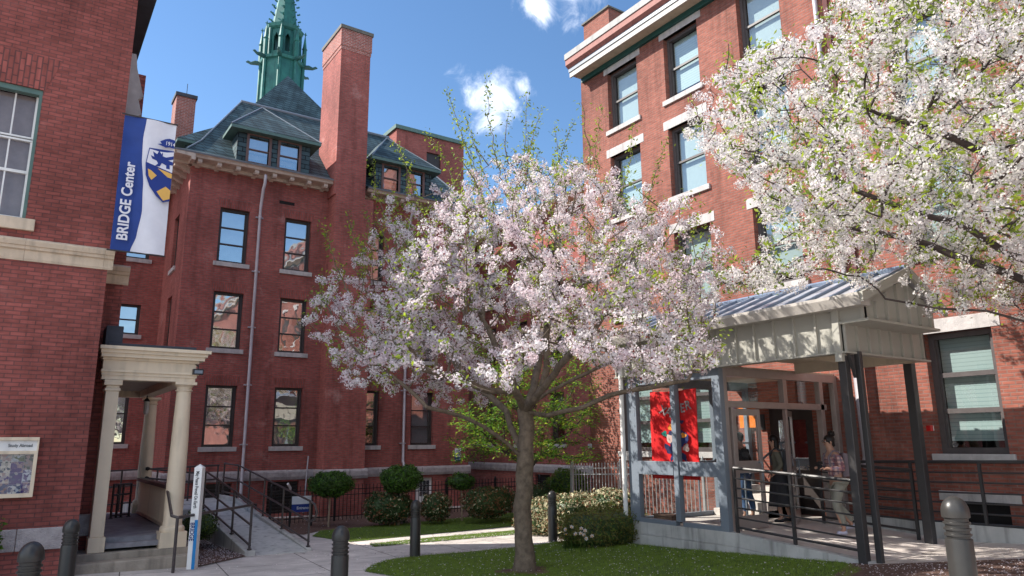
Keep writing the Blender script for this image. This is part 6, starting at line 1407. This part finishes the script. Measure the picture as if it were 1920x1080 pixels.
def backpack(T,lean,m,patch=None,w=.15):
    g=MB(); prof=[(-.10,.98),(-.27,1.0),(-.30,1.08),(-.29,1.25),(-.24,1.38),(-.13,1.42)]
    g.poly_prism([(x+lean,-w,z) for x,z in prof],(0,2*w,0)); me=g; off=Vector((0,0,0))
    me=bpy.data.meshes.new('backpack'); me.from_pydata([tuple(v) for v in g.v],[],g.f); me.materials.append(m); o=bpy.data.objects.new('backpack',me); scene.collection.objects.link(o); o.parent=T
    b=o.modifiers.new('b','BEVEL'); b.width=.035; b.segments=3
    for s in (1,-1): skin('strap',{'a':(-.12+lean,.09*s,1.40,(.012,.022)),'b':(.02+lean,.10*s,1.445,(.012,.022)),'c':(.125+lean,.10*s,1.33,(.012,.022)),'d':(.10+lean,.12*s,1.12,(.012,.02))},[('a','b'),('b','c'),('c','d')],m,T,1)
    return o
def plc3(px,py,z): 
    d=ray(px,py); return CAMP+d*((z-CZ)/d.z)
face=math.atan2(.50,-.86)
p=plc3(1578,1003,.60); T1,hx=person('person in plaid shirt and grey trousers and hair bun walking to the doors',(p.x,p.y,.60),face,1.74,plaid_m,khaki,lav,skin_a,[(.10,.50,-.02,.09),(-.02,.48,-.26,.16)],[(-.02,.25,1.12,.22,.16,1.14),(-.02,-.25,1.12,.22,-.12,1.15)])
backpack(T1,.03,packg)
g=MB(); g.box(.28,.30,-.05,.10,1.12,1.20)
me=bpy.data.meshes.new('phone'); me.from_pydata([tuple(v) for v in g.v],[],g.f); me.materials.append(blackc); o=bpy.data.objects.new('phone',me); scene.collection.objects.link(o); o.parent=T1
for s in (1,-1):
    g=MB(); g.tube([(hx+.088+.0*math.cos(a),.032*s+.024*math.cos(a),1.606+.019*math.sin(a)) for a in [2*PI*i/12 for i in range(13)]],.003,5); me=bpy.data.meshes.new('glasses'); me.from_pydata([tuple(v) for v in g.v],[],g.f); me.materials.append(hair_m); o=bpy.data.objects.new('glasses',me); scene.collection.objects.link(o); o.parent=T1
T2,hx=person('person with long dark hair, olive jacket and black backpack in the open doorway',(12.75,9.25,.66),face-.42,1.70,olive,blackc,blackc,skin_a,[(.06,.50,.02,.09),(-.05,.49,-.14,.10)],[(-.05,.24,1.12,.10,.24,.96),(-.05,-.24,1.12,.12,-.2,.98)],skirt=.32,hair='long')
o=backpack(T2,.03,plain('pack_black',(.04,.042,.05),.7),w=.17); g=MB(); g.poly_prism([(-.272,-.11,1.10),(-.272,.11,1.10),(-.235,.11,1.30),(-.235,0,1.34),(-.235,-.11,1.30)],(-.03,0,0)); me=bpy.data.meshes.new('patch'); me.from_pydata([tuple(v) for v in g.v],[],g.f); me.materials.append(plain('patch_grey',(.22,.21,.23),.8)); pt=bpy.data.objects.new('pack_patch',me); scene.collection.objects.link(pt); pt.parent=T2
cu=bpy.data.curves.new('t','FONT'); cu.body='PINK'; cu.size=.075; cu.extrude=.001; cu.align_x='CENTER'; o=bpy.data.objects.new('t',cu); scene.collection.objects.link(o); bpy.context.view_layer.update(); me=bpy.data.meshes.new_from_object(o.evaluated_get(bpy.context.evaluated_depsgraph_get())); bpy.data.objects.remove(o)
for v in me.vertices: v.co=Vector((-.306,-v.co.x,1.18+v.co.y))
me.materials.clear(); me.materials.append(white_p); o=bpy.data.objects.new('lettering',me); scene.collection.objects.link(o); o.parent=T2
T3,hx=person('person in black jacket and blue jeans seen from behind inside the vestibule',(12.75,10.1,.66),face-.7,1.76,blackc,denim,blackc,skin_b,[(.05,.50,.0,.09),(-.03,.49,-.1,.09)],[(-.04,.27,1.13,.12,.26,1.05),(-.04,-.27,1.13,.06,-.28,.92)],hair='short',top_r=1.1)
